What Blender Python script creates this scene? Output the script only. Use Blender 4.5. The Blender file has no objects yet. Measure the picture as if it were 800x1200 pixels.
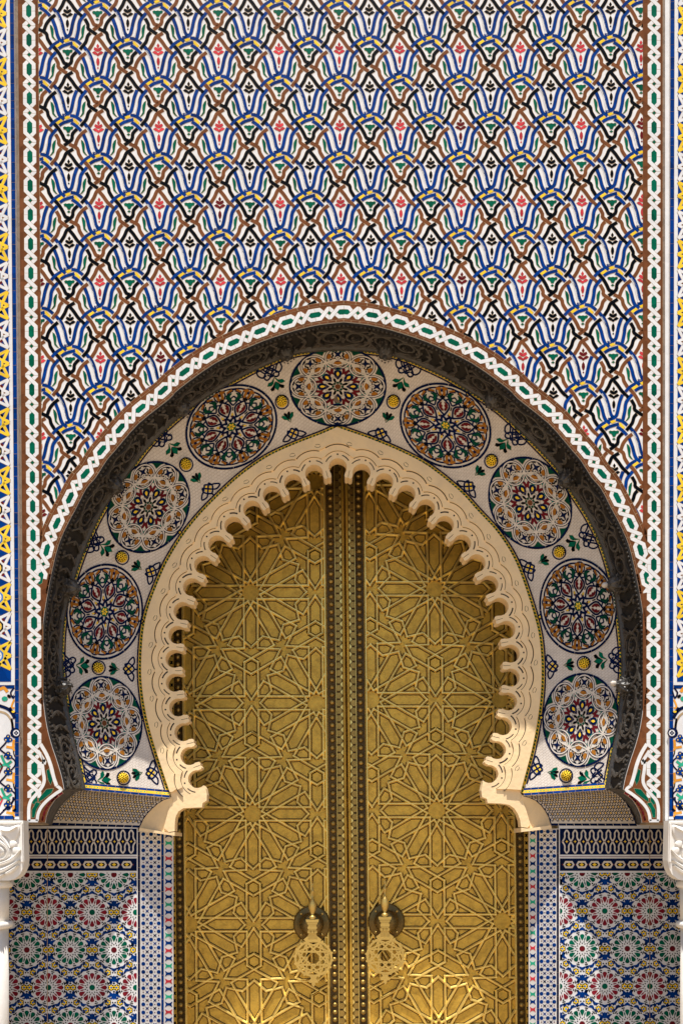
import bpy, math, random
from mathutils import Vector
from mathutils.geometry import tessellate_polygon
random.seed(7)
sc = bpy.context.scene
C = sc.collection
PI = math.pi
R = math.radians
# ---------------------------------------------------------------- camera, world, sun, exposure
DC = 10.5                      # metres from the lens to the front of the wall
CX, CZ = 0.10, 3.5
cam = bpy.data.cameras.new('camera'); co = bpy.data.objects.new('camera', cam); C.objects.link(co)
co.location = (CX, -DC, CZ); co.rotation_euler = (R(90), 0, 0)
cam.sensor_fit = 'VERTICAL'; cam.sensor_height = 36; cam.lens = 36 * DC / 12.0
cam.shift_x = -10 / 1200; cam.shift_y = 400 / 1200; cam.clip_end = 2000
sc.camera = co
sc.render.resolution_x = 682; sc.render.resolution_y = 1024
SUN = Vector((-0.14, -1.0, 3.12)).normalized()
w = bpy.data.worlds.new('World'); sc.world = w; w.use_nodes = True
nt = w.node_tree; bg = nt.nodes['Background']; sky = nt.nodes.new('ShaderNodeTexSky')
sky.sky_type = 'NISHITA'; sky.sun_disc = False
sky.sun_elevation = math.asin(SUN.z); sky.sun_rotation = math.atan2(SUN.x, SUN.y)
sky.air_density = 1.0; sky.dust_density = 1.5
nt.links.new(sky.outputs[0], bg.inputs[0]); bg.inputs[1].default_value = 0.11
sl = bpy.data.lights.new('sun', 'SUN'); sl.energy = 5.0; sl.angle = R(0.53); sl.color = (1, 0.955, 0.88)
so = bpy.data.objects.new('sun', sl); C.objects.link(so); so.location = (0, -20, 30)
so.rotation_euler = SUN.to_track_quat('Z', 'Y').to_euler()
sc.view_settings.view_transform = 'Standard'; sc.view_settings.look = 'None'
sc.view_settings.exposure = 0.31; sc.view_settings.gamma = 1
sc.render.engine = 'CYCLES'

# ---------------------------------------------------------------- helpers
def P(u, v, d=0.0):
    """a point measured on the wall drawing (1 unit = 1 cm on the front wall) at depth d"""
    k = (DC + d) / DC
    return Vector((CX + ((u - 400) / 100 - CX) * k, d, CZ + ((1200 - v) / 100 + 1.5 - CZ) * k))

def nd(m, t, **kw):
    n = m.node_tree.nodes.new(t)
    for k, v in kw.items(): setattr(n, k, v)
    return n

def mat(name, col, rough=0.35, metal=0.0, var=0.12, nscale=9.0, spec=0.5, bump=0.0, bscale=60, stain=0.0, stain_col=(0.2, 0.13, 0.07), sscale=3.0, coat=0.0):
    m = bpy.data.materials.new(name); m.use_nodes = True
    t = m.node_tree; b = t.nodes['Principled BSDF']; L = t.links.new
    b.inputs['Roughness'].default_value = rough; b.inputs['Metallic'].default_value = metal
    b.inputs['Specular IOR Level'].default_value = spec; b.inputs['Coat Weight'].default_value = coat
    geo = nd(m, 'ShaderNodeNewGeometry')
    vo = nd(m, 'ShaderNodeTexVoronoi'); vo.inputs['Scale'].default_value = nscale
    L(geo.outputs['Position'], vo.inputs['Vector'])
    sep = nd(m, 'ShaderNodeSeparateColor'); L(vo.outputs['Color'], sep.inputs[0])
    oi = nd(m, 'ShaderNodeObjectInfo')
    ad = nd(m, 'ShaderNodeMath', operation='ADD'); L(sep.outputs[0], ad.inputs[0]); L(oi.outputs['Random'], ad.inputs[1])
    mr = nd(m, 'ShaderNodeMapRange'); L(ad.outputs[0], mr.inputs[0])
    mr.inputs[1].default_value = 0; mr.inputs[2].default_value = 2
    mr.inputs[3].default_value = 1 - var * 1.6; mr.inputs[4].default_value = 1 + var * 1.6
    hs = nd(m, 'ShaderNodeHueSaturation'); hs.inputs['Color'].default_value = (*col, 1)
    L(mr.outputs[0], hs.inputs['Value'])
    out = hs.outputs[0]
    no = nd(m, 'ShaderNodeTexNoise'); no.inputs['Scale'].default_value = sscale; no.inputs['Detail'].default_value = 6
    no.inputs['Roughness'].default_value = 0.7
    L(geo.outputs['Position'], no.inputs['Vector'])
    if stain > 0:
        r2 = nd(m, 'ShaderNodeMapRange'); L(no.outputs[0], r2.inputs[0])
        r2.inputs[1].default_value = 0.45; r2.inputs[2].default_value = 0.75; r2.inputs[3].default_value = 0; r2.inputs[4].default_value = stain
        mx = nd(m, 'ShaderNodeMix', data_type='RGBA'); L(r2.outputs[0], mx.inputs[0]); L(out, mx.inputs[6])
        mx.inputs[7].default_value = (*stain_col, 1); out = mx.outputs[2]
    L(out, b.inputs['Base Color'])
    rr = nd(m, 'ShaderNodeMapRange'); L(no.outputs[0], rr.inputs[0])
    rr.inputs[3].default_value = max(0.05, rough - 0.12); rr.inputs[4].default_value = rough + 0.15
    L(rr.outputs[0], b.inputs['Roughness'])
    if bump > 0:
        n2 = nd(m, 'ShaderNodeTexNoise'); n2.inputs['Scale'].default_value = bscale; n2.inputs['Detail'].default_value = 4
        L(geo.outputs['Position'], n2.inputs['Vector'])
        bp = nd(m, 'ShaderNodeBump'); bp.inputs['Strength'].default_value = bump; bp.inputs['Distance'].default_value = 0.01
        L(n2.outputs[0], bp.inputs['Height']); L(bp.outputs[0], b.inputs['Normal'])
    return m

M = {}
def tile(name, col, **k):
    kw = dict(rough=0.34, spec=0.03, var=0.16, nscale=11, bump=0.12, bscale=25, stain=0.3, stain_col=tuple(c * 0.6 + 0.001 for c in col), sscale=14); kw.update(k)
    M[name] = mat(name, col, **kw)
tile('white', (0.70, 0.70, 0.705), var=0.05, stain=0.22, stain_col=(0.6, 0.55, 0.49))
tile('blue', (0.0006, 0.030, 0.175), var=0.3)
tile('navy', (0.002, 0.008, 0.045), var=0.25)
tile('brown', (0.15, 0.055, 0.022), var=0.22)
tile('black', (0.001, 0.002, 0.004), var=0.2)
tile('green', (0.0008, 0.098, 0.055), var=0.25)
tile('dgreen', (0.002, 0.055, 0.03), var=0.25)
tile('mint', (0.03, 0.38, 0.24), var=0.2)
tile('yellow', (0.84, 0.56, 0.04), var=0.12)
tile('red', (0.52, 0.045, 0.06), var=0.25)
tile('maroon', (0.125, 0.010, 0.015), var=0.2)
tile('ochre', (0.33, 0.13, 0.018), var=0.2)
tile('orange', (0.72, 0.30, 0.035), var=0.15)
tile('sky_blue', (0.05, 0.20, 0.55), var=0.2)
tile('cream_tile', (0.66, 0.60, 0.53), var=0.06, rough=0.4)
M['grout'] = mat('grout', (0.42, 0.30, 0.17), rough=0.9, var=0.25, nscale=20)
M['dgrout'] = mat('dark_grout', (0.20, 0.15, 0.11), rough=0.9, var=0.25, nscale=20)
M['plaster'] = mat('arch_plaster', (0.88, 0.66, 0.375), rough=0.75, var=0.03, nscale=3, bump=0.5, bscale=18, stain=0.45, stain_col=(0.58, 0.46, 0.33), sscale=3.5)
M['crack'] = mat('groove_dirt', (0.035, 0.025, 0.018), rough=0.9, var=0.3)
M['brass'] = mat('brass_panel', (0.66, 0.415, 0.068), rough=0.42, metal=0.7, var=0.10, nscale=5, bump=0.55, bscale=95, stain=0.65, stain_col=(0.24, 0.14, 0.03), sscale=9)
M['brass_strap'] = mat('brass_strap', (0.90, 0.69, 0.22), rough=0.32, metal=0.75, var=0.08, nscale=6, bump=0.2, bscale=40, stain=0.4, stain_col=(0.42, 0.30, 0.10), sscale=7)
M['brass_new'] = mat('brass_polished', (0.64, 0.44, 0.125), rough=0.42, metal=0.75, var=0.05, bump=0.15, bscale=50, stain=0.3, stain_col=(0.4, 0.28, 0.1), sscale=20)
M['brass_dark'] = mat('brass_patina_shade', (0.085, 0.05, 0.012), rough=0.55, metal=0.5, var=0.25, nscale=12)
M['brass_disc'] = mat('brass_dark_disc', (0.17, 0.115, 0.04), rough=0.36, metal=0.9, var=0.1, stain=0.4, stain_col=(0.06, 0.04, 0.015), sscale=10)
M['brass_old'] = mat('brass_aged', (0.40, 0.265, 0.075), rough=0.42, metal=0.9, var=0.12, nscale=7, bump=0.3, stain=0.5, stain_col=(0.1, 0.08, 0.03), sscale=12)
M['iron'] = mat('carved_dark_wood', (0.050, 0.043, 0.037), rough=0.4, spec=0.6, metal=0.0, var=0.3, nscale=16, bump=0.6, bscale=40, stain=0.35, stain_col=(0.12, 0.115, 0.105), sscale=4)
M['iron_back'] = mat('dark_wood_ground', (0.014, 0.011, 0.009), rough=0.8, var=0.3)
M['marble'] = mat('carved_marble', (0.80, 0.775, 0.73), rough=0.55, var=0.02, bump=0.25, bscale=22, stain=0.35, stain_col=(0.62, 0.52, 0.38), sscale=2.5)
M['masonry'] = mat('lime_masonry', (0.46, 0.36, 0.26), rough=0.9, var=0.1, bump=0.5)
M['paving'] = mat('stone_paving', (0.37, 0.275, 0.175), rough=0.8, var=0.12, nscale=1.2, bump=0.3, stain=0.3, stain_col=(0.3, 0.25, 0.2), sscale=0.6)

def scale_material():
    """pale diamond tiles, joints recessed, of the tympanum ground"""
    m = bpy.data.materials.new('tympanum_ground'); m.use_nodes = True
    t = m.node_tree; b = t.nodes['Principled BSDF']; L = t.links.new
    geo = nd(m, 'ShaderNodeNewGeometry')
    mp = nd(m, 'ShaderNodeMapping'); L(geo.outputs['Position'], mp.inputs[0])
    mp.inputs['Rotation'].default_value = (R(90), 0, 0)
    mp2 = nd(m, 'ShaderNodeMapping'); L(mp.outputs[0], mp2.inputs[0]); mp2.inputs['Rotation'].default_value = (0, 0, R(38))
    br = nd(m, 'ShaderNodeTexBrick'); L(mp2.outputs[0], br.inputs['Vector'])
    br.inputs['Scale'].default_value = 14; br.inputs['Brick Width'].default_value = 0.62; br.inputs['Row Height'].default_value = 0.40
    br.inputs['Mortar Size'].default_value = 0.028; br.offset = 0.5
    br.inputs['Color1'].default_value = (0.68, 0.61, 0.54, 1); br.inputs['Color2'].default_value = (0.64, 0.57, 0.505, 1)
    br.inputs['Mortar'].default_value = (0.50, 0.43, 0.36, 1)
    no = nd(m, 'ShaderNodeTexNoise'); no.inputs['Scale'].default_value = 6; no.inputs['Detail'].default_value = 5; L(geo.outputs['Position'], no.inputs['Vector'])
    mx = nd(m, 'ShaderNodeMix', data_type='RGBA', blend_type='MULTIPLY'); mx.inputs[0].default_value = 0.35
    L(br.outputs['Color'], mx.inputs[6]); L(no.outputs[0], mx.inputs[7])
    hs = nd(m, 'ShaderNodeHueSaturation'); hs.inputs['Value'].default_value = 1.18; L(mx.outputs[2], hs.inputs['Color'])
    L(hs.outputs[0], b.inputs['Base Color']); b.inputs['Roughness'].default_value = 0.45
    bp = nd(m, 'ShaderNodeBump'); bp.inputs['Strength'].default_value = 0.6; bp.inputs['Distance'].default_value = 0.004; bp.invert = True
    L(br.outputs['Fac'], bp.inputs['Height']); L(bp.outputs[0], b.inputs['Normal'])
    return m
M['scales'] = scale_material()

def link(o, parent=None, **props):
    C.objects.link(o)
    if parent is not None: o.parent = parent
    for k, v in props.items(): o[k] = v
    return o

def thing(name, label, cat, loc=(0, 0, 0), group=None):
    o = bpy.data.objects.new(name, None); o.location = loc; link(o)
    o.empty_display_size = 0.2
    o['label'] = label; o['category'] = cat
    if group: o['group'] = group
    return o

def meshobj(name, verts, faces, mats, parent=None, smooth=False, mi=None, loc=None, **props):
    """verts in world space; stored relative to the parent's location"""
    off = Vector((0, 0, 0))
    q = parent
    while q is not None: off += q.location; q = q.parent
    base = Vector(loc) if loc is not None else off
    me = bpy.data.meshes.new(name)
    me.from_pydata([tuple(Vector(v) - base) for v in verts], [], faces)
    for m in mats: me.materials.append(M[m])
    if mi is not None: me.polygons.foreach_set('material_index', mi)
    if smooth: me.polygons.foreach_set('use_smooth', [True] * len(me.polygons))
    me.update()
    o = bpy.data.objects.new(name, me)
    if loc is not None: o.location = base - off
    return link(o, parent, **props)

def area(p):
    return 0.5 * sum(p[i][0] * p[(i + 1) % len(p)][1] - p[(i + 1) % len(p)][0] * p[i][1] for i in range(len(p)))

def strip(pts, wd, closed=False):
    """polygon outline of a band of width wd along a polyline (mitred)"""
    n = len(pts); Lh, Rh = [], []
    for i in range(n):
        if closed: a, c = pts[i - 1], pts[(i + 1) % n]
        else: a, c = pts[max(i - 1, 0)], pts[min(i + 1, n - 1)]
        b = pts[i]
        d1 = (b[0] - a[0], b[1] - a[1]); d2 = (c[0] - b[0], c[1] - b[1])
        l1 = math.hypot(*d1); l2 = math.hypot(*d2)
        if l1 < 1e-9: d1, l1 = d2, l2
        if l2 < 1e-9: d2, l2 = d1, l1
        n1 = (-d1[1] / l1, d1[0] / l1); n2 = (-d2[1] / l2, d2[0] / l2)
        mx, my = n1[0] + n2[0], n1[1] + n2[1]; ml = math.hypot(mx, my)
        if ml < 1e-6: mx, my, ml = n1[0], n1[1], 1
        mx /= ml; my /= ml
        k = 1 / max(0.35, mx * n1[0] + my * n1[1])
        ww = wd if not callable(wd) else wd(i / (n - 1))
        Lh.append((b[0] + mx * k * ww / 2, b[1] + my * k * ww / 2)); Rh.append((b[0] - mx * k * ww / 2, b[1] - my * k * ww / 2))
    if closed: return Lh, Rh
    return Lh + Rh[::-1]

def crom(pts, sub=4, closed=False):
    out = []; n = len(pts)
    rng = range(n if closed else n - 1)
    for i in rng:
        if closed: p0, p1, p2, p3 = pts[i - 1], pts[i], pts[(i + 1) % n], pts[(i + 2) % n]
        else: p0, p1, p2, p3 = pts[max(i - 1, 0)], pts[i], pts[i + 1], pts[min(i + 2, n - 1)]
        for k in range(sub):
            t = k / sub
            out.append(tuple(0.5 * ((2 * p1[j]) + (-p0[j] + p2[j]) * t + (2 * p0[j] - 5 * p1[j] + 4 * p2[j] - p3[j]) * t * t + (-p0[j] + 3 * p1[j] - 3 * p2[j] + p3[j]) * t ** 3) for j in range(2)))
    if not closed: out.append(tuple(pts[-1]))
    return out

def inflate(poly, e):
    if area(poly) < 0: poly = poly[::-1]
    n = len(poly); out = []
    for i in range(n):
        a, b, c = poly[i - 1], poly[i], poly[(i + 1) % n]
        d1 = (b[0] - a[0], b[1] - a[1]); d2 = (c[0] - b[0], c[1] - b[1])
        l1 = math.hypot(*d1) or 1; l2 = math.hypot(*d2) or 1
        mx = d1[1] / l1 + d2[1] / l2; my = -d1[0] / l1 - d2[0] / l2; ml = math.hypot(mx, my) or 1
        k = min(1.6, 2 / ml if ml > 0.1 else 1.6)
        out.append((b[0] + mx / ml * e * k, b[1] + my / ml * e * k))
    return out

def ell(cx, cy, rx, ry=None, n=10, rot=0, a0=0):
    ry = rx if ry is None else ry
    o = []
    for i in range(n):
        a = a0 + 2 * PI * i / n; x, y = rx * math.cos(a), ry * math.sin(a)
        o.append((cx + x * math.cos(rot) - y * math.sin(rot), cy + x * math.sin(rot) + y * math.cos(rot)))
    return o

def flat(d):
    k = (DC + d) / DC
    def f(u, v, h=0.0):
        return (CX + ((u - 400) / 100 - CX) * k, d - h, CZ + ((1200 - v) / 100 + 1.5 - CZ) * k)
    return f

def prism(poly, f, h0, h1):
    """a plate with sides: outline poly, mapping f, from height h0 to h1"""
    if area(poly) > 0: poly = poly[::-1]      # v runs down
    n = len(poly)
    vs = [f(x, y, h1) for x, y in poly] + [f(x, y, h0) for x, y in poly]
    fs = [tuple(range(n))[::-1]] + [(i, (i + 1) % n, n + (i + 1) % n, n + i) for i in range(n)]
    # big concave outlines are tessellated
    if n > 14:
        tris = tessellate_polygon([[Vector((x, y, 0)) for x, y in poly]])
        fs = [tuple(t) for t in tris]
        p2 = []
        for t in fs:
            a = area([poly[i] for i in t]); p2.append(t[::-1] if a < 0 else t)
        fs = p2 + [(i, (i + 1) % n, n + (i + 1) % n, n + i) for i in range(n)]
    return vs, fs

class Mosaic:
    """collects tiles; flush() makes the largest of each kind single objects and joins the rest"""
    def __init__(s, parent, f, keep=None, cap=300):
        s.parent, s.f, s.keep, s.cap = parent, f, keep, cap; s.k = {}; s.g = []; s.box = None
    def add(s, kind, m, poly, h0=0.0005, h1=0.003, grout=0.3, single=True, hg=None, gm='grout'):
        if s.box:
            bx0, by0, bx1, by1 = s.box; a0_ = abs(area(poly))
            poly = [(min(max(x, bx0), bx1), min(max(y, by0), by1)) for x, y in poly]
            if abs(area(poly)) < 0.25 * a0_: return
            q_ = [p for i, p in enumerate(poly) if math.hypot(p[0] - poly[i - 1][0], p[1] - poly[i - 1][1]) > 0.02]
            if len(q_) < 3: return
            poly = q_
        if s.keep and not s.keep(poly): return
        s.k.setdefault(kind, []).append((abs(area(poly)) if single else 0, m, poly, h0, h1, single))
        if grout: s.g.append((inflate(poly, grout), h0, (h0 + (h1 - h0) * 0.55) if hg is None else hg, gm))
    def band(s, kind, m, pts, wd, sub=0, **k):
        if sub: pts = crom(pts, sub)
        s.add(kind, m, strip(pts, wd), **k)
    def joined(s, name, items):
        V, F, MI, mats = [], [], [], []
        for m, poly, h0, h1 in items:
            if m not in mats: mats.append(m)
            vs, fs = prism(poly, s.f, h0, h1); b = len(V); V += vs
            for q in fs: F.append(tuple(i + b for i in q)); MI.append(mats.index(m))
        return meshobj(name, V, F, mats, s.parent, mi=MI, kind='stuff') if V else None
    def flush(s, min_area=20):
        cache = {}
        off = Vector((0, 0, 0)); q = s.parent
        while q is not None: off += q.location; q = q.parent
        for kind, L in s.k.items():
            L.sort(key=lambda a: -a[0])
            one = [a for a in L[:s.cap] if a[0] >= min_area]; rest = L[len(one):]
            for ar, m, poly, h0, h1, sg in one:
                vs, fs = prism(poly, s.f, h0, h1)
                c = sum((Vector(v) for v in vs), Vector()) / len(vs)
                key = (kind, m, tuple((round(v[0] - c[0], 3), round(v[1] - c[1], 3), round(v[2] - c[2], 3)) for v in vs))
                me = cache.get(key)
                if me is None:
                    me = bpy.data.meshes.new(kind); me.from_pydata([(v[0] - c[0], v[1] - c[1], v[2] - c[2]) for v in vs], [], fs)
                    me.materials.append(M[m]); me.update(); cache[key] = me
                o = bpy.data.objects.new(kind, me); o.location = c - off; link(o, s.parent)
            if rest: s.joined('small_' + kind if one else kind, [(m, p, h0, h1) for ar, m, p, h0, h1, sg in rest])
        if s.g: s.joined('grout_joint', [(m, p, h0 - 0.0002, h1) for p, h0, h1, m in s.g])

def path_len(pts):
    s = [0]
    for a, b in zip(pts, pts[1:]): s.append(s[-1] + math.hypot(b[0] - a[0], b[1] - a[1]))
    return s
def on_path(pts):
    """(s,t) -> point: s along the path, t to its left"""
    S = path_len(pts)
    import bisect
    def f(s, t):
        i = min(max(bisect.bisect_right(S, s) - 1, 0), len(pts) - 2)
        a, b = pts[i], pts[i + 1]; l = S[i + 1] - S[i] or 1; k = (s - S[i]) / l
        def nrm(j):
            p, q = pts[max(j - 1, 0)], pts[min(j + 1, len(pts) - 1)]; dx, dy = q[0] - p[0], q[1] - p[1]; m = math.hypot(dx, dy) or 1
            return (dy / m, -dx / m)
        n0, n1 = nrm(i), nrm(i + 1); kk = min(max(k, 0), 1)
        nx, ny = n0[0] * (1 - kk) + n1[0] * kk, n0[1] * (1 - kk) + n1[1] * kk
        return (a[0] + (b[0] - a[0]) * k + nx * t, a[1] + (b[1] - a[1]) * k + ny * t)
    return f, S[-1]

# ---------------------------------------------------------------- measured curves
OEo = [(0, 377), (30, 380.5), (57, 387), (87, 396.5), (108, 405), (150, 425), (192, 455), (204, 467), (240, 496), (267, 527), (278, 540),
       (290, 559), (301, 572), (313, 595), (325, 618), (334, 640), (342, 673), (348.5, 708), (353, 745), (354, 790), (351.5, 820), (347.5, 850), (342, 872), (336, 890), (330, 910), (327, 925)]
FOOT = [(327, 925), (333, 931), (339, 939), (344, 947), (347.5, 956), (349, 964)]
AX = 402.5
OE_L = crom([(AX - x, y) for x, y in OEo[::-1]], 3); OE_R = crom([(AX + x, y) for x, y in OEo], 3)
OE = OE_L + OE_R[1:]
BE = [(98, 925), (90.5, 890), (81.5, 850), (76, 820), (71.5, 785), (71, 755), (74, 722), (82, 690), (94, 653), (110, 615), (127, 585), (153, 548), (178, 516), (215, 482), (250, 458), (280, 441), (310, 426), (349, 412), (400, 408.5),
      (442, 411), (475, 419), (510, 434), (535, 447), (580, 476), (610, 503), (640, 533), (656, 551), (671, 576), (692, 609), (707, 642), (716, 672), (722, 700), (728, 745), (730, 780), (727.5, 820), (723.5, 856), (716.5, 895), (711, 924.5)]
CY = [(197.5, 929), (188, 900), (179, 872), (170, 838), (165, 803), (164.3, 775), (167, 738), (173, 712), (181, 690), (194, 660), (214, 627), (236, 600), (262, 574), (281, 557), (300, 543), (320, 531), (350, 518), (375, 508.5), (394.5, 500),
      (415, 507), (440, 516), (475, 531), (504, 547), (540, 576), (560, 598), (584, 624), (604, 656), (617, 690), (627, 722), (633, 748), (635.5, 780), (634.5, 815), (630, 850), (624, 880), (617.5, 905), (611, 929)]
BE = crom(BE, 3); CY = crom(CY[:19], 3) + crom(CY[18:], 3)[1:]
OC = (401, 765)
def polar(curve):
    return sorted((math.atan2(p[0] - OC[0], -(p[1] - OC[1])), math.hypot(p[0] - OC[0], p[1] - OC[1])) for p in curve)
pB, pC, pO = polar(BE), polar(CY), polar(OE)
import bisect
def rad(tab, a):
    i = bisect.bisect_left(tab, (a, 0)); i = min(max(i, 1), len(tab) - 1)
    (a0, r0), (a1, r1) = tab[i - 1], tab[i]
    k = (a - a0) / ((a1 - a0) or 1); k = min(max(k, -8), 8)
    return r0 + (r1 - r0) * k
D_OUT, D_IN = 0.62, 1.20
def depthT(u, v):
    a = math.atan2(u - OC[0], -(v - OC[1])); r = math.hypot(u - OC[0], v - OC[1])
    ac = min(max(a, -2.03), 2.03); ro, ri = rad(pB, ac), rad(pC, min(max(a, -2.2), 2.2))
    k = min(max((ro - r) / max(ro - ri, 20), -0.1), 1.12)
    return D_OUT + (D_IN - D_OUT) * k
def fT(u, v, h=0.0):
    p = P(u, v, depthT(u, v)); return (p.x, p.y - h, p.z)

# ---------------------------------------------------------------- ground and masonry
g = bpy.data.meshes.new('ground'); g.from_pydata([(-300, -400, 0), (300, -400, 0), (300, 60, 0), (-300, 60, 0)], [], [(0, 1, 2, 3)])
g.materials.append(M['paving']); go = bpy.data.objects.new('ground', g); link(go, None, kind='structure')
def boxes(name, bl, m, parent=None, **props):
    V, F = [], []
    for (x0, y0, z0, x1, y1, z1) in bl:
        b = len(V)
        V += [(x0, y0, z0), (x1, y0, z0), (x1, y1, z0), (x0, y1, z0), (x0, y0, z1), (x1, y0, z1), (x1, y1, z1), (x0, y1, z1)]
        F += [tuple(i + b for i in q) for q in ((0, 3, 2, 1), (4, 5, 6, 7), (0, 1, 5, 4), (1, 2, 6, 5), (2, 3, 7, 6), (3, 0, 4, 7))]
    return meshobj(name, V, F, [m], parent, **props)

wall = thing('spandrel_wall', 'tall front wall of tulip and palmette mosaic round the horseshoe arch opening', 'tiled wall', (0.02, 0, 0))
boxes('masonry_sky_block', [(-6, 2.62, 0.0, 6, 3.1, 15.2), (-6, 0.05, 14.4, 6, 2.66, 15.2), (-6, 0.3, 0.0, -4.5, 2.66, 14.45), (4.5, 0.3, 0.0, 6, 2.66, 14.45)], 'masonry', wall)  # unseen boxes behind the facade, added to block sky light

TOPV = -150
F0 = flat(0.0)
foot_L = [(AX - x, y) for x, y in FOOT]; foot_R = [(AX + x, y) for x, y in FOOT]
outline = [(-90, TOPV), (-90, 964), ] + foot_L[::-1] + OE[1:-1] + foot_R + [(896, 964), (896, TOPV)]
vs, fs = prism(outline, lambda u, v, h: F0(u, v, h), -0.02, 0.0)
meshobj('wall_panel', vs, fs, ['white'], wall)
for sx_ in (-1, 1):
    ed = [AX + sx_ * 377, AX + sx_ * 493]
    V = [P(ed[0], 964, 0.02), P(ed[1], 964, 0.02), P(ed[1], 964, 0.02) + Vector((0, 0.95, 0)), P(ed[0], 964, 0.02) + Vector((0, 0.95, 0))]
    V += [v + Vector((0, 0, 0.2)) for v in V]
    meshobj('underside', V, [(0, 3, 2, 1), (0, 1, 5, 4), (4, 5, 6, 7), (3, 7, 6, 2), (0, 4, 7, 3), (1, 2, 6, 5)], ['masonry'], wall)

def interp_x(curve_tab, v):      # not used for clipping near the crown
    return None
def dist_out(u, v):
    """signed distance-like value: >0 outside the arch opening"""
    a = math.atan2(u - OC[0], -(v - OC[1])); r = math.hypot(u - OC[0], v - OC[1])
    if abs(a) > 2.05: return 50 if abs(u - AX) > 350 else -50
    return r - rad(pO, a)
def lx(v): return -6.0 * (1 - min(v, 750) / 750.0)      # the left border leans by a few millimetres

def keep_wall(poly):
    us = [p[0] for p in poly]
    if max(us) < 44 + lx(sum(p[1] for p in poly) / len(poly)) or min(us) > 753: return False
    if min(us) < 30 + lx(poly[0][1]) or max(us) > 772: return False
    ds = [dist_out(*p) for p in poly]
    return max(ds) > 21 and min(ds) > 1.5
wm = Mosaic(wall, F0, keep_wall)

def zz(L, s=8.889): return [(x / s, y / s) for x, y in L]
def mir(L): return [(-x, y) for x, y in L]
Z = 8.889
# strap tiles of one tulip cell, measured from the middle of its palmette; K own colour, O the neighbours' colour
def rel(L): return zz([(x - 388, y - 560) for x, y in L])
SP = {
 'K': [rel([(437, 358), (400, 380), (362, 405), (335, 465), (293, 530)]), rel([(392, 405), (430, 450), (475, 515), (540, 580)]),
       rel([(262, 562), (200, 615), (165, 665), (145, 722)]), rel([(570, 605), (602, 665), (607, 710), (690, 768)])],
 'O': [rel([(398, 308), (478, 352), (495, 410), (534, 475)]), rel([(312, 352), (283, 385), (262, 450), (203, 522)])],
 'C': [rel([(243, 95), (290, 150), (325, 210), (350, 262), (385, 275)]), rel([(478, 150), (432, 200), (420, 262), (343, 320)])],
 'B': [zz([(-150, -70), (-90, 5), (-55, 100), (-35, 190), (-10, 225)]), zz([(90, -10), (60, 70), (40, 160), (22, 212), (-22, 242), (-60, 250)]),
       zz([(-157, 45), (-125, 130), (-105, 210), (-80, 262), (-40, 288)]), zz([(190, -10), (129, 70), (114, 160), (92, 255)])],
 'A': [zz([(-192, 362), (-140, 308), (-88, 278)]), zz([(20, 250), (85, 266), (139, 310)]), zz([(-93, 353), (-42, 322), (52, 295)]), zz([(30, 325), (86, 362), (133, 412)])],
 'Y': [zz([(-130, 325), (-78, 282), (-58, 303), (-105, 342)]), zz([(-48, 270), (-8, 250), (28, 268), (-20, 290)]), zz([(40, 291), (67, 284), (114, 332), (97, 350)])],
}
WHITE_SLIVERS = [zz([(-125, -22), (-85, 50), (-68, 130), (-45, 225), (-28, 250)]), zz([(125, 5), (95, 75), (77, 160), (60, 235)])]
PALM = [zz([(0, -95), (14, -72), (0, -42), (-14, -72)]),
        zz([(-2, -12), (-22, -18), (-42, -38), (-34, -58), (-12, -50), (0, -38), (12, -50), (34, -58), (42, -38), (22, -18), (2, -12)]),
        zz([(-58, -4), (-36, -18), (-18, -8), (0, 8), (18, -8), (36, -18), (58, -4), (38, 14), (18, 20), (0, 34), (-18, 20), (-38, 14)])]
DROP = zz([(0, 48), (13, 70), (16, 98), (10, 122), (0, 136), (-10, 122), (-16, 98), (-13, 70)])
CUP = zz([(-55, -428), (-38, -437), (-20, -432), (0, -437), (20, -432), (38, -437), (52, -428), (46, -408), (26, -402), (16, -384), (10, -372), (-12, -372), (-18, -386), (-28, -402), (-48, -408)])
CUPDROP = zz([(-2, -362), (16, -348), (-2, -336), (-20, -348)])
LEAF = zz([(-131, -297), (-134, -262), (-140, -228), (-146, -190), (-150, -168), (-166, -150), (-180, -138), (-197, -133), (-182, -150), (-166, -178), (-170, -215), (-168, -250), (-152, -282)])
def put(L, c): 
    # affine: the drawing leans slightly, as photographed
    return [(c[0] + x + 0.0085 * y, c[1] + y - 0.0064 * x) for x, y in L]
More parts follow.
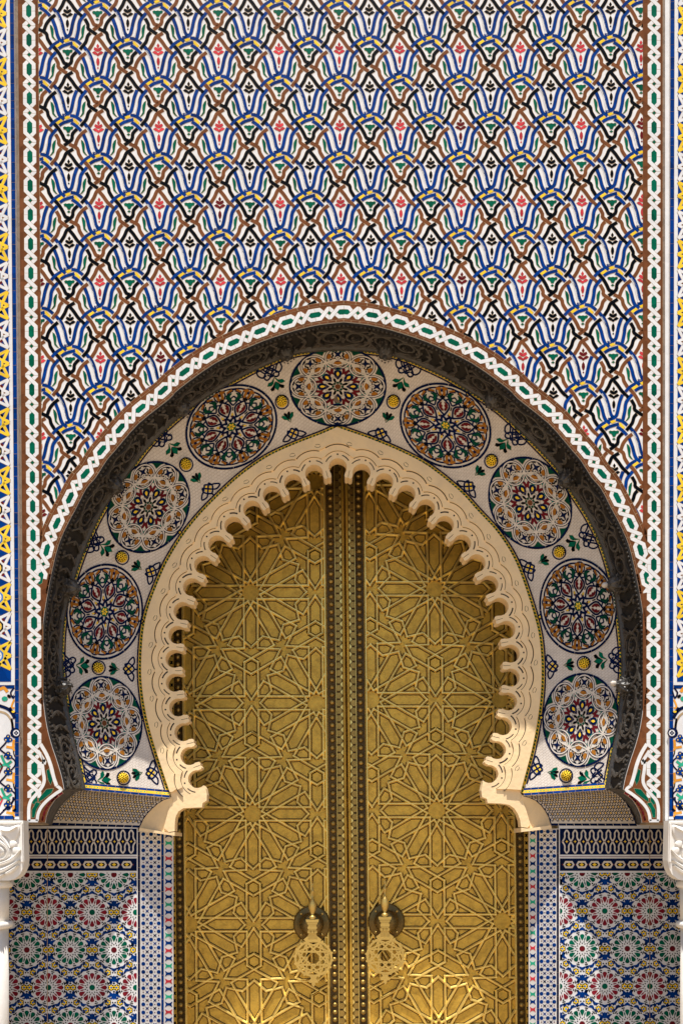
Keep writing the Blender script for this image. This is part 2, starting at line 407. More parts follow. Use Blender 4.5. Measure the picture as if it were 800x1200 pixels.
for j in range(-8, 16):
    v0 = 422.5 - 45.05 * 8 + 45.05 * (j)
    redrow = (j % 2 == 0)
    K, O = ('brown', 'black') if redrow else ('black', 'brown')
    for i in range(-2, 12):
        u0 = 118 + 70.6 * (i + (0 if redrow else 0.5)) + 0.0085 * (v0 - 420)
        c = (u0, v0 - 0.0064 * (u0 - 118))
        if v0 > 720: continue
        for q in SP['K']: wm.band('strap_tile', K, put(q, c), 3.85, 3)
        for q in SP['O']: wm.band('strap_tile', O, put(q, c), 3.85, 3)
        for q in SP['C']: wm.band('strap_tile', K, put(q, c), 3.9, 3)
        for q in SP['B']: wm.band('strap_tile', 'blue', put(q, c), 3.9, 3)
        for q in SP['A']: wm.band('arc_tile', 'blue', put(q, c), 3.55, 2, h1=0.0034)
        for q in SP['Y']: wm.add('yellow_tile', 'yellow', put(q, c), single=True)
        for q in WHITE_SLIVERS: wm.band('white_petal', 'white', put(q, c), 2.2, 2, grout=0.12)
        pc = 'red' if redrow else 'black'
        if redrow and random.random() < 0.16: pc = 'maroon'
        for q in PALM: wm.add('palmette_tile', pc, put(q, c), grout=0.25)
        wm.add('palmette_tile', pc, put(DROP, c), grout=0.3)
        wm.add('dot_tile', pc, put(ell(0, 157 / Z, 1.0, n=6), c), grout=0, single=False)
        wm.add('cup_tile', 'green', put(CUP, c), grout=0.3); wm.add('dot_tile', 'green', put(CUPDROP, c), grout=0.2, single=False)
        wm.add('leaf_tile', 'green', put(LEAF, c), grout=0.35); wm.add('leaf_tile', 'green', put(mir(LEAF), c), grout=0.35)
wm.flush(min_area=9)

# ---- interlaced white border with green hexagons
bm_ = Mosaic(wall, F0)
HB = 0.0045
def chain(f, L, per, s0=0.0, flip=False):
    n = max(1, round(L / per)); p = L / n
    for k in range(n):
        s = s0 + k * p
        def q(L_): return [f(s + y / 34 * p, -x if flip else x) for x, y in L_]
        bm_.add('green_tile', 'green', q([(0, 8.9), (3.05, 11.8), (3.05, 22.2), (0, 25.1), (-3.05, 22.2), (-3.05, 11.8)]), h0=HB, h1=HB + 0.002, grout=0.3)
        bm_.add('small_green_tile', 'green', q([(0, -2.3), (2.3, 0), (0, 2.3), (-2.3, 0)]), h0=HB, h1=HB + 0.002, grout=0.3, single=False)
        for a, hh in (([(5.2, 17), (5.2, 22.8), (-5.2, 33.2), (-5.2, 33.8)], 0), ([(5.2, 34.2), (5.2, 34.8), (-5.2, 45.2), (-5.2, 51)], 0), ([(-5.2, 17), (-5.2, 22.8), (5.2, 33.2), (5.2, 34.2)], 0.0007), ([(-5.2, 33.8), (-5.2, 34.8), (5.2, 45.2), (5.2, 51)], 0.0007)):
            if k == n - 1 and a[3][1] > 40: continue
            bm_.band('interlace_tile', 'white', q(a), 4.2, h0=HB, h1=HB + 0.0018 + hh, hg=HB + 0.001 + hh * 1.35, grout=0.4)
def edging(f, L, t, wd, mt='brown', tl=13.0, h=HB, kind='edging_tile'):
    n = max(1, int(L / tl)); p = L / n
    for k in range(n):
        a, b = k * p + 0.3, (k + 1) * p - 0.3; m_ = (a + b) / 2
        bm_.add(kind, mt, [f(a, t - wd / 2), f(m_, t - wd / 2), f(b, t - wd / 2), f(b, t + wd / 2), f(m_, t + wd / 2), f(a, t + wd / 2)], h0=h, h1=h + 0.0018, grout=0.3, gm='grout')
def bedstrip(pts, wd, m, name, h0=0.0002, h1=HB):
    Lh = strip(pts, wd); n = len(pts); V, F = [], []
    A, B = Lh[:n], Lh[n:][::-1]
    for a, b in zip(A, B): V += [F0(*a, h1), F0(*b, h1), F0(*a, h0), F0(*b, h0)]
    for i in range(n - 1):
        k = 4 * i
        F += [(k, k + 4, k + 5, k + 1), (k + 2, k + 6, k + 4, k), (k + 1, k + 5, k + 7, k + 3)]
    F += [(0, 1, 3, 2), (4 * n - 4, 4 * n - 2, 4 * n - 1, 4 * n - 3)]
    return meshobj(name, V, F, [m], wall)
def offs(pts, e):
    """outward offset of the arch edge (away from the opening)"""
    out = []
    for i, p in enumerate(pts):
        a, b = pts[max(i - 2, 0)], pts[min(i + 2, len(pts) - 1)]
        dx, dy = b[0] - a[0], b[1] - a[1]; l = math.hypot(dx, dy)
        out.append((p[0] + dy / l * e, p[1] - dx / l * e))
    return out
arc_mid = [p for p in offs(OE, 12.2)]
# arch border from where it leaves the upright border
sel = [i for i, p in enumerate(OE) if p[1] < 708 ]
i0, i1 = sel[0], sel[-1]
mid = arc_mid[i0:i1 + 1]
bedstrip(mid, 24.5, 'brown', 'border_bed')
f, L = on_path(mid)
edging(f, L, 10.6, 3.2); 
# right edge of the arch border, against the opening
edging(f, L, -10.9, 1.8, tl=10)
f2, L2 = on_path([p for p in offs(OE, 11.4) if p[1] < 704]); 
HB += 0.0008; chain(f2, L2, 34); HB -= 0.0008
# upright borders
HB2 = HB
for side in (-1, 1):
    if side < 0:
        up = [(40.2 + lx(v), v) for v in range(964, TOPV - 1, -12)]
    else:
        up = [(765.5, v) for v in range(964, TOPV - 1, -12)]
    cx_ = up
    HB = HB2 + 0.0012
    # bed
    bedstrip([(x + (-1.2 if side < 0 else -1.5), y) for x, y in up], 23.0, 'brown', 'border_bed', h1=HB)
    bedstrip([(x + (-14.2 if side < 0 else 11.4), y) for x, y in up], 3.2, 'dgrout', 'crevice_shade_strip', h1=HB * 0.5)  # dark strip paints the crevice shade beside the pilaster
    f, L = on_path(up)
    HB += 0.0002
    if side < 0:
        f_up, L_up = on_path(up)
        edging(f, L, 10.2, 3.4, tl=12); edging(f, L, -9.3, 2.8, tl=12)
    else:
        edging(f, L, 9.7, 3.4, tl=12); edging(f, L, -9.0, 2.2, tl=12)
    ph = (850 - 16) % 34
    f3_, L3 = on_path([p for p in up if p[1] < 953])
    def f3(s_, t_):
        v_ = f3_(s_, 0)[1]; k_ = min(max((v_ - 600) / 150, 0), 1)
        return f3_(s_, (t_ * (1 + 0.13 * k_)) + (-0.7 if side < 0 else 0.7) * k_)
    chain(f3, L3 - 0, 34)
HB = HB2 + 0.0026
# fill between upright border and arch edge below the junction, and the flaring foot
for side in (-1, 1):
    mx_ = (lambda u: u) if side < 0 else (lambda u: 2 * AX - u)
    oe = [(AX - x, y) for x, y in OEo if y >= 672][::1]
    inner = crom(oe, 3) + [(AX - x, y) for x, y in FOOT[1:]]
    V, F = [], []
    for (x, y) in inner:
        V += [F0(mx_(x - 0.3), y, HB - 0.0012), F0(mx_(min(45, x - 4)), y, HB - 0.0012)]
    n = len(inner)
    for i in range(n - 1):
        q = (2 * i, 2 * i + 1, 2 * i + 3, 2 * i + 2); F.append(q if side > 0 else q[::-1])
    meshobj('foot_bed', V, F, ['brown'], wall)
    # white straps and green tiles of the foot
    def mm(L_): return [(mx_(x), y) for x, y in L_]
    for pl, w_ in (([(48, 872), (55, 884), (60, 897), (63.5, 911), (67, 921)], 4), ([(50, 893), (51, 903), (52.5, 914), (50, 922), (43, 931), (37, 938), (34.5, 947), (34.5, 962)], 3.6),
                   ([(67, 921), (72, 925.5), (66, 930), (57, 937), (49.5, 945), (45.5, 953), (44, 962)], 3.4), ([(34, 962), (45, 962)], 3.2), ([(45, 880), (53, 893), (50, 893)], 3.6)):
        bm_.band('interlace_tile', 'white', mm(crom(pl, 3)), w_, h0=HB, h1=HB + 0.002, grout=0.35)
    for pl in ([(55, 903), (58, 901), (62, 914), (60, 920), (57, 914)], [(46, 936), (55, 925), (63, 924), (61, 929), (52, 936), (46, 940)], [(38, 958), (38, 949), (43, 940), (48, 941.5), (43.5, 948), (41, 958)], [(52, 889), (54, 891), (53, 894), (51, 892)]):
        bm_.add('green_tile', 'green', mm(pl), h0=HB, h1=HB + 0.002, grout=0.4)
    for k in range(9):
        t = k / 9
    fe, Le = on_path([(mx_(x), y) for x, y in offs(inner, 0)])
    edging(fe, Le, (-1.5 if side < 0 else 1.5), 2.2, 'brown', tl=7)
    dr = [(mx_(x), y) for x, y in [(74, 928.5), (67, 933.5), (59, 941), (53.5, 950), (50, 962)]]
    fe, Le = on_path(crom(dr, 4)); edging(fe, Le, 0, 2.6, 'maroon', tl=5.5)
bm_.flush(min_area=9)

# ---------------------------------------------------------------- side pilasters with star panels
def side_panel(side):
    sx = (lambda u: u) if side < 0 else (lambda u: 806 - u)
    pil = thing('side_pilaster', ('left' if side < 0 else 'right') + ' pilaster edge with yellow and white stars on blue above a floral panel', 'pilaster', tuple(P(sx(5), 962, -0.03)))
    xo = 20.2
    fs_ = flat(-0.03)
    def lean(L_): return [(sx(x) + (lx(y) if side < 0 else (-lx(y) * 0.25)), y) for x, y in L_]
    bl = [(xo + 3.2, TOPV), (xo + 3.2, 960), (-90, 960), (-90, TOPV)]
    bl = [(xo + 2.7, v) for v in range(TOPV, 961, 30)] + [(-90, 960), (-90, TOPV)]
    vs, fc = prism(lean(bl), fs_, -0.03, 0.0); meshobj('panel', vs, fc, ['white'], pil)
    mo = Mosaic(pil, fs_)
    # blue upright listel
    v = TOPV; rr = random.Random(3 + side)
    while v < 956:
        h = min(rr.uniform(9, 16), 957 - v)
        if h < 2: break
        mo.add('listel_tile', 'blue', lean([(xo - 2.2, v), (xo + 2.4, v), (xo + 2.4, v + h - 0.5), (xo - 2.2, v + h - 0.5)]), grout=0.3); v += h
    for v in (805, 958):
        for k in range(8):
            x = xo - 3 - 12 * k
            mo.add('listel_tile', 'blue', lean([(x, v - 2), (x, v + 2), (x - 11.5, v + 2), (x - 11.5, v - 2)]), grout=0.3)
    # star field
    xs = xo - 6.8
    mo.add('field_tile', 'blue', lean([(xs, v) for v in range(TOPV, 799, 25)] + [(xs, 799), (-60, 799), (-60, TOPV)]), h1=0.002, grout=0, single=False)
    cxs = xs - 16.5
    for k in range(-5, 24):
        cy = 24.5 + 34.2 * k - (0 if side > 0 else 8.5)
        if cy < TOPV + 20 or cy > 785: continue
        yel = k % 2 == 0
        col = 'yellow' if yel else 'white'
        tips = []
        for q in range(8):
            a = q * PI / 4; rr_ = 22.5 if q % 2 else 16.5
            tips.append((cxs + rr_ * math.cos(a), cy + rr_ * math.sin(a)))
        mo.add('star_ground', 'black' if yel else 'maroon', lean(ell(cxs, cy, 12.8, n=12)), h0=0.002, h1=0.0024, grout=0, single=False)
        for q in range(8):
            a, b = tips[q], tips[(q + 3) % 8]
            mo.band('star_strap', col, lean([a, ((a[0] + b[0]) / 2, (a[1] + b[1]) / 2), b]), 3.0, h0=0.0024, h1=0.0036 + 0.0003 * (q % 3), grout=0.35)
        mo.add('star_centre', 'sky_blue' if yel else 'black', lean(ell(cxs, cy, 8.2, n=8, a0=PI / 8)), h0=0.003, h1=0.0045, grout=0.3)
        mo.add('star_centre', 'white' if yel else 'yellow', lean(ell(cxs, cy, 5.8, n=12)), h0=0.004, h1=0.005, grout=0.3)
        st = []
        for q in range(16):
            a = q * PI / 8; r_ = 5.0 if q % 2 == 0 else 2.2; st.append((cxs + r_ * math.cos(a), cy + r_ * math.sin(a)))
        mo.add('star_centre', 'mint' if yel else 'sky_blue', lean(st), h0=0.005, h1=0.0055, grout=0, single=False)
    # floral panel below (navy scrolls, orange, green and red leaves)
    def bd(m_, pts, w_, kd='scroll_tile'): mo.band(kd, m_, lean(crom(pts, 4)), w_, h1=0.0035, grout=0.25, single=(w_ > 1))
    def bl_(m_, cx_, cy_, rx, ry, rot=0, kd='leaf_tile'):
        mo.add(kd, m_, lean(ell(cx_, cy_, rx, ry, 8, rot)), h1=0.004, grout=0.25)
    bd('navy', [(18, 842), (14, 835), (8, 830), (-4, 826)], 3.6); bd('grout', [(16, 852), (13, 843), (7, 836), (-4, 833)], 2)
    bd('navy', [(15.5, 858), (15, 850), (14, 842)], 2.5)
    mo.add('listel_tile', 'navy', lean(ell(18.5, 859, 6.2, n=10)), h1=0.004, grout=0.3)
    mo.add('listel_tile', 'white', lean(ell(19.5, 859, 3.8, n=10)), h0=0.004, h1=0.005, grout=0)
    for a in range(4): mo.add('listel_tile', 'navy', lean(ell(19.5 + 1.6 * math.cos(a * PI / 2), 859 + 1.6 * math.sin(a * PI / 2), 1.2, n=6)), h0=0.005, h1=0.0055, grout=0, single=False)
    for b in range(-1, 4):
        y = 877 + 38.5 * b
        if b == -1:
            bd('navy', [(17, 806), (13, 812), (16, 818), (19, 810)], 1.8); bd('orange', [(0, 808), (5, 806), (9, 811)], 3.4); bl_('mint', 6, 819, 3.5, 3); bl_('black', 11, 816, 2.6, 1.8, 0.8)
            bd('navy', [(19, 836), (14, 833), (12, 829)], 3); bd('orange', [(17, 820), (14, 828), (17, 830)], 1.8); bl_('yellow', 16, 834, 2, 1.4); continue
        if b == 3: y = 986
        ok = lambda yy: yy < 953
        pl = [(3, y), (7, y - 6), (13, y - 3), (10, y - 12), (6, y - 13)]
        if y - 13 < 950:
            bd('navy', [(0, y + 1), (5, y - 4), (9, y - 9)], 1.8); bd('navy', [(0, y + 1), (5, y + 5), (10, y + 8)], 1.8) if ok(y + 8) else None
            for dy in (-11, 9):
                if ok(y + dy):
                    for ox, oy in ((-2.6, 0), (2.6, 1), (0, -3), (0, 2)): bl_('blue', 10 + ox, y + dy + oy, 2.6, 2.4, 0, 'knot_tile')
                    for ox, oy in ((-2.6, 1), (2.6, 1), (0, -3)): mo.add('knot_dot', 'yellow', lean(ell(10 + ox, y + dy + oy, 0.9, n=5)), h0=0.004, h1=0.005, grout=0, single=False)
            if ok(y + 25): bd('navy', [(11, y + 9), (17.5, y + 14), (18, y + 20), (13, y + 26)], 1.6)
            bd('orange', [(17, y - 10), (16, y - 5), (15.5, y - 1), (8, y - 2)], 2.6); bd('orange', [(15, y - 1), (17.5, y + 3)], 2); bd('black', [(16, y + 2), (16.5, y + 6), (18, y + 10)], 1.1)
        if ok(y + 22):
            bd('mint', [(2, y + 8), (5, y + 15), (8, y + 19), (14, y + 15)], 2.8); bd('mint', [(0, y + 22), (6, y + 19), (12, y + 22)], 2.6)
            bd('red' if b == 1 else 'maroon', [(0, y + 17), (3, y + 21), (1, y + 26), (-1, y + 30)], 1.8)
    bd('navy', [(18.5, 920), (18.5, 950)], 1.5); bd('navy', [(16, 951), (19, 948)], 3); bd('navy', [(4, 950), (10, 946), (15, 940), (16, 934)], 1.8); bl_('navy', 10, 947, 3, 2.6)
    mo.flush(min_area=9)
    # crevice shade between pilaster and wall is painted as a dark strip
    return pil
for s_ in (-1, 1): side_panel(s_)
# ---------------------------------------------------------------- tympanum
tym = thing('arch_tympanum', 'sloping band of nine round mosaic medallions inside the horseshoe arch', 'mosaic band', tuple(P(400, 455, 0.7)))
n = 150
def rs(curve, n):
    f, L = on_path(curve); return [f(L * i / n, 0) for i in range(n + 1)]
CYm = CY
half = [i for i, p in enumerate(CY) if p == (394.5, 500)]
k0 = min(range(len(CY)), key=lambda i: CY[i][1]); b0 = min(range(len(BE)), key=lambda i: abs(BE[i][0] - 397))
Bs = rs(BE[:b0 + 1], 75)[:-1] + rs(BE[b0:], 75); Cs = rs(CY[:k0 + 1], 75)[:-1] + rs(CY[k0:], 75)
V, F = [], []; NR = 10
for i in range(n + 1):
    for j in range(-1, NR + 2):
        t = j / NR; u, v = Bs[i][0] + (Cs[i][0] - Bs[i][0]) * t, Bs[i][1] + (Cs[i][1] - Bs[i][1]) * t
        V.append(fT(u, v, 0))
W_ = NR + 3
for i in range(n):
    for j in range(W_ - 1): F.append((i * W_ + j, i * W_ + j + 1, (i + 1) * W_ + j + 1, (i + 1) * W_ + j))
meshobj('tile_ground', V, F, ['scales'], tym, smooth=True)
tm = Mosaic(tym, fT)
H1 = 0.003
# yellow and green listel with navy lines along both edges
def listel(curve, sgn, wy=3.6):
    f, L = on_path(curve)
    n_ = int(L / 8.6)
    for k in range(n_):
        a, b = L * k / n_ + 0.2, L * (k + 1) / n_ - 0.2; m_ = (a + b) / 2
        for t, w_, mt in ((0, wy, 'yellow'), (sgn * (wy / 2 + 1.2), 1.6, 'navy')):
            tm.add('listel_tile', mt, [f(a, t - w_ / 2), f(m_, t - w_ / 2), f(b, t - w_ / 2), f(b, t + w_ / 2), f(m_, t + w_ / 2), f(a, t + w_ / 2)], h0=H1 - 0.002, h1=H1, grout=0.25)
        for q in range(2):
            s_ = a + (q + 0.5) * (b - a) / 2
            tm.add('listel_dot', 'green', [f(s_ - 1.7, -1.1), f(s_ + 0.9, -1.1), f(s_ + 1.7, 1.1), f(s_ - 0.9, 1.1)], h0=H1, h1=H1 + 0.0008, grout=0, single=False)
CYr = rs(CY[:k0 + 1], 60)[:-1] + rs(CY[k0:], 60)
listel(CYr, 1)
BEr = [p for p in offs(rs(BE, 140), -3.0)]
listel(BEr, -1, 3.0)
# bottom sills
SILL = {-1: ((99, 921), (199.5, 930)), 1: ((613, 927.5), (708, 921))}
for sd, (a, b) in SILL.items():
    f, L = on_path([a, ((a[0] + b[0]) / 2, (a[1] + b[1]) / 2), b])
    for t, w_, mt in ((2.6, 2.2, 'blue'), (-0.4, 3.0, 'yellow'), (-3.4, 2.4, 'blue')):
        for k in range(11):
            s0, s1 = L * k / 11 + 0.2, L * (k + 1) / 11 - 0.2
            tm.add('sill_tile', mt, [f(s0, t - w_ / 2), f(s1, t - w_ / 2), f(s1, t + w_ / 2), f(s0, t + w_ / 2)], h0=0.003, h1=0.006, grout=0.3)
            if mt == 'yellow':
                for q in (0.3, 0.75): tm.add('listel_dot', 'mint', ell(*f(s0 + (s1 - s0) * q, t), 1.0, 0.7, 6), h0=0.006, h1=0.0066, grout=0, single=False)

MED = [('A', 395.7, 453.5, 57, 47, 0), ('B', 271.3, 500.6, 56.5, 47, -33), ('B', 521.5, 499, 56.5, 47, 34), ('A', 174.5, 594.5, 56.5, 46, -60), ('A', 620.5, 589.5, 56.5, 46.5, 60),
       ('B', 123, 717, 56.5, 45, -84), ('B', 676.8, 710.5, 56.5, 45.5, 84), ('A', 122.8, 847.5, 55.3, 44.5, -95), ('A', 680, 844, 55.3, 45, 95)]
def pol(r, a): return (r * math.sin(a), -r * math.cos(a))
def medallion(kind, cx, cy, T, Rr, rot, idx):
    ro = R(rot)
    def q(L_):
        return [(cx + x * T * math.cos(ro) - y * Rr * math.sin(ro), cy + x * T * math.sin(ro) + y * Rr * math.cos(ro)) for x, y in L_]
    me_ = Mosaic(None, fT)
    # base disc with navy ring
    poly = q(ell(0, 0, 1.0, n=56))
    vs = [fT(cx, cy, 0.004)]; fc = []
    for k in range(1, 7):
        for p in q(ell(0, 0, 0.965 * k / 6, n=56)): vs.append(fT(*p, 0.0035))
    for p in q(ell(0, 0, 0.965, n=56)): vs.append(fT(*p, 0.0))
    for i in range(56):
        fc.append((0, 1 + (i + 1) % 56, 1 + i))
        for k in range(6): fc.append((1 + k * 56 + i, 1 + k * 56 + (i + 1) % 56, 57 + k * 56 + (i + 1) % 56, 57 + k * 56 + i))
    base = meshobj('medallion', vs, fc, ['cream_tile'], tym, loc=fT(cx, cy, 0))
    base['label'] = 'round medallion of cream interlaced straps' if kind == 'A' else 'round medallion of navy scrolls and ochre leaves'
    mo = Mosaic(base, fT)
    HH = 0.008
    def add(m_, L_, g=0.25, kd='mosaic_tile', lift=0.0):
        c_ = (sum(p[0] for p in L_) / len(L_), sum(p[1] for p in L_) / len(L_)); kf_ = (1.04 if m_ == 'maroon' else 1.2) if kind == 'A' else 1.16
        L_ = [(c_[0] + (x - c_[0]) * kf_, c_[1] + (y - c_[1]) * kf_) for x, y in L_]
        mo.add(kd, m_, q(L_), h0=HH, h1=HH + 0.0018 + lift * 4, grout=0.28, single=False, gm='dgrout', hg=HH + 0.0006)
    def band(m_, L_, w_, kd='mosaic_tile', lift=0.0, sub=0):
        pts = crom(L_, sub) if sub else L_
        if not callable(w_): w_ = w_ * ((1.3 if kind == 'A' else 1.6) if m_ in ('navy', 'black') else 1.0)
        mo.add(kd, m_, q(strip(pts, w_)), h0=HH, h1=HH + 0.0018 + lift * 2, grout=0, single=False)
    # outer ring, cut into curved tiles
    for k in range(14):
        a0, a1 = 2 * PI * k / 14 + 0.006, 2 * PI * (k + 1) / 14 - 0.006
        rng = [a0 + (a1 - a0) * j / 5 for j in range(6)]
        mo.add('ring_tile', 'navy', q([pol(1.0, a) for a in rng] + [pol(0.955, a) for a in rng[::-1]]), h0=0.001, h1=HH + 0.0025, grout=0)
    def at(r, a, L_):      # place a small shape (x across, y outward) at polar position
        s_, c_ = math.sin(a), math.cos(a)
        return [((r + y) * s_ + x * c_, -((r + y) * c_ - x * s_)) for x, y in L_]
    def sym(L_): return L_ + [(-x, y) for x, y in L_[::-1]]
    E8 = PI / 4
    if kind == 'A':
        add('brown', ell(0, 0, 0.05, n=8))
        for k in range(8):
            a = k * E8; b = a + E8 / 2
            add('dgreen', at(0.095, a, [(-0.022, -0.015), (0.022, -0.015), (0.018, 0.018), (-0.018, 0.018)]))
            add('black', at(0.165, b, sym([(0.012, -0.045), (0.022, 0.02), (0.0, 0.05)])))
            # petals
            add('navy', at(0.30, a, sym([(0.0, -0.10), (0.045, -0.05), (0.072, 0.02), (0.055, 0.075), (0.0, 0.105)])))
            add('yellow', at(0.31, a, sym([(0.0, -0.045), (0.022, -0.01), (0.024, 0.02), (0.0, 0.048)])), lift=0.0006)
            # dark red arrows
            add('maroon', at(0.40, b, [(-0.035, -0.09), (0.0, -0.05), (0.035, -0.09), (0.055, -0.01), (0.12, 0.10), (0.03, 0.055), (0.0, 0.0), (-0.03, 0.055), (-0.12, 0.10), (-0.055, -0.01)]))
            add('mint', at(0.46, a, [(-0.08, 0.02), (-0.04, -0.035), (0, -0.045), (0.04, -0.035), (0.08, 0.02), (0.035, 0.0), (0, 0.02), (-0.035, 0.0)]))
            add('ochre', at(0.565, a, [(-0.075, 0), (-0.045, -0.048), (0.045, -0.048), (0.075, 0), (0.045, 0.048), (-0.045, 0.048)]))
            add('mint', at(0.60, b, [(0, -0.062), (0.052, -0.02), (0.04, 0.055), (-0.04, 0.055), (-0.052, -0.02)]))
            add('mint', at(0.525, b + 0.0, [(0, -0.0), (0.012, 0.03), (-0.012, 0.03)]))
            for sg in (-1, 1):
                add('ochre', at(0.775, a + sg * R(14.5), [(-0.04, 0.045), (-0.055, -0.02), (0, -0.055), (0.05, -0.02), (0.045, 0.04), (0, 0.055)]))
                band('black', at(0.80, a, [(sg * 0.13, -0.085), (sg * 0.095, -0.03), (sg * 0.12, 0.01), (sg * 0.10, 0.05)]), 0.024)
                band('black', at(0.915, a, [(sg * 0.03, 0.0), (sg * 0.14, -0.02)]), 0.024)
                band('black', at(0.86, a, [(sg * 0.20, 0.02), (sg * 0.235, -0.03)]), 0.022)
                band('black', at(0.66, a, [(sg * 0.135, 0.03), (sg * 0.155, -0.02)]), 0.022)
                add('black', at(0.67, b, [(sg * 0.015 - 0.012, 0.03), (sg * 0.015 + 0.012, 0.03), (sg * 0.02 + 0.012, 0.07), (sg * 0.02 - 0.012, 0.07)]))
                band('black', at(0.49, b, [(sg * 0.10, 0.02), (sg * 0.085, 0.08)]), 0.020)
                add('ochre', at(0.70, a, ell(sg * 0.105, 0.0, 0.013, n=4)))
            band('black', at(0.68, a, [(-0.075, 0.03), (-0.03, 0.0), (0, 0.03), (0.03, 0.0), (0.075, 0.03)]), 0.024)
            add('navy', at(0.80, a, [(-0.085, 0.075), (0, 0.035), (0.085, 0.075), (0.028, 0.0), (0.06, -0.06), (0, -0.03), (-0.06, -0.06), (-0.028, 0.0)]))
            add('dgreen', at(0.905, b, [(0, -0.055), (0.075, 0.02), (0.12, 0.035), (0.05, 0.048), (0, 0.05), (-0.05, 0.048), (-0.12, 0.035), (-0.075, 0.02)]))
            # fine dark joints either side of the cream straps
            lob = [at(0.0, a, [(x, math.sqrt(max(0.0, 0.262 ** 2 - x * x)) + 0.705)])[0] for x in (-0.235, -0.2, -0.15, -0.08, 0, 0.08, 0.15, 0.2, 0.235)]
            band('black', lob, 0.012, lift=0.0002)
            band('black', at(0.0, b, [(-0.09, 0.64), (0, 0.70), (0.09, 0.64)]), 0.016)
            band('navy', at(0.0, a, [(-0.05, 0.615), (0, 0.64), (0.05, 0.615)]), 0.016)
            c0_ = pol(0.70, a); cc = [(c0_[0] + 0.255 * math.cos(t * PI / 12), c0_[1] + 0.255 * math.sin(t * PI / 12)) for t in range(25)]
            for h_ in (0, 1):
                band('navy', cc[h_ * 12:h_ * 12 + 13], 0.042, lift=0.0004 + 0.00005 * k); band('cream_tile', cc[h_ * 12:h_ * 12 + 13], 0.027, lift=0.0010 + 0.00005 * k)
        for r1, rot2 in ((0.52, 0), (0.235, 0)):
            for k in range(8):
                a = k * E8
                band('dgrout', [pol(r1, a), pol(r1 * 1.09, a + E8 / 2), pol(r1, a + E8)], 0.006, lift=0.0002)
        for k in range(8):
            a = k * E8 + E8 / 2
            band('cream_tile', [pol(0.52, a - E8 * 0.55), pol(0.66, a), pol(0.52, a + E8 * 0.55)], 0.024, lift=0.0008)
            band('cream_tile', [pol(0.70, a - E8 * 0.5), pol(0.70, a + E8 * 0.5)], 0.022, lift=0.0006)
    else:
        off_ = R(10)
        add('green', ell(0, 0, 0.09, n=8))
        for k in range(6): add('yellow', at(0.05, k * PI / 3, sym([(0, -0.035), (0.02, 0.005), (0.0, 0.03)])), lift=0.0005)
        for k in range(8):
            a = k * E8 + off_; b = a + E8 / 2
            band('navy', [pol(0.12, b), pol(0.21, a - E8 * 0.15), pol(0.27, a - E8 * 0.62)], 0.03, sub=2)
            band('navy', [pol(0.12, a), pol(0.21, b + E8 * 0.15), pol(0.27, b + E8 * 0.62)], 0.03, sub=2, lift=0.0005)
            # navy heart round each pair of dark red leaves
            for sg in (-1, 1):
                band('navy', at(0, a, [(sg * 0.005, 0.25), (sg * 0.07, 0.33), (sg * 0.125, 0.42), (sg * 0.125, 0.50), (sg * 0.085, 0.555), (sg * 0.04, 0.60), (0.0, 0.66)]), 0.024, sub=3, lift=0.0003)
                add('maroon', at(0.43, a, [(sg * 0.018, -0.075), (sg * 0.05, -0.06), (sg * 0.085, -0.005), (sg * 0.09, 0.05), (sg * 0.065, 0.095), (sg * 0.03, 0.105), (sg * 0.045, 0.06), (sg * 0.022, 0.03), (sg * 0.04, -0.005), (sg * 0.015, -0.04)]))
                band('navy', at(0, b, [(0.0, 0.50), (sg * 0.09, 0.60), (sg * 0.15, 0.70), (sg * 0.11, 0.80), (sg * 0.02, 0.845)]), 0.022, sub=3, lift=0.0002)
                band('navy', at(0, b, [(sg * 0.0, 0.72), (sg * 0.07, 0.66), (sg * 0.14, 0.60), (sg * 0.20, 0.56)]), 0.020, sub=3, lift=0.0004)
                band('dgreen', at(0, b, [(sg * 0.03, 0.60), (sg * 0.09, 0.66), (sg * 0.11, 0.73), (sg * 0.05, 0.79)]), lambda t: 0.02 + 0.045 * math.sin(PI * t), sub=3, lift=0.0006)
                add('dgreen', at(0.70, b, [(sg * 0.11, -0.02), (sg * 0.19, -0.035), (sg * 0.15, 0.0), (sg * 0.19, 0.05), (sg * 0.12, 0.02)]), lift=0.0006)
                band('ochre', at(0, a, [(sg * 0.035, 0.70), (sg * 0.05, 0.77), (sg * 0.06, 0.83), (sg * 0.13, 0.865)]), lambda t: 0.065 - 0.03 * t, sub=3, lift=0.0007)
                add('ochre', at(0.87, a, ell(sg * 0.055, 0.0, 0.042, 0.03, 8)), lift=0.0007)
                band('ochre', at(0, b, [(sg * 0.05, 0.87), (sg * 0.11, 0.83), (sg * 0.16, 0.80)]), lambda t: 0.05 - 0.02 * t, sub=2, lift=0.0007)
                band('navy', at(0, b, [(sg * 0.34, 0.70), (sg * 0.27, 0.83), (sg * 0.14, 0.885), (0.0, 0.89), (-sg * 0.06, 0.88)]), 0.022, sub=3, lift=0.0003)
            add('black', at(0.67, a, [(-0.012, -0.05), (0.012, -0.05), (0.012, -0.014), (0.045, -0.02), (0.045, 0.015), (0.012, 0.012), (0.012, 0.045), (-0.012, 0.045), (-0.012, 0.012), (-0.045, 0.015), (-0.045, -0.02), (-0.012, -0.014)]), lift=0.0006)
            add('yellow', at(0.27, b, sym([(0, -0.015), (0.018, 0.02), (0.010, 0.04), (0, 0.055)])), lift=0.0006)
            add('maroon', at(0.235, b, sym([(0, -0.02), (0.014, 0.0), (0, 0.012)])), lift=0.0006)
            band('black', at(0, b, [(0, 0.38), (0, 0.47)]), 0.016)
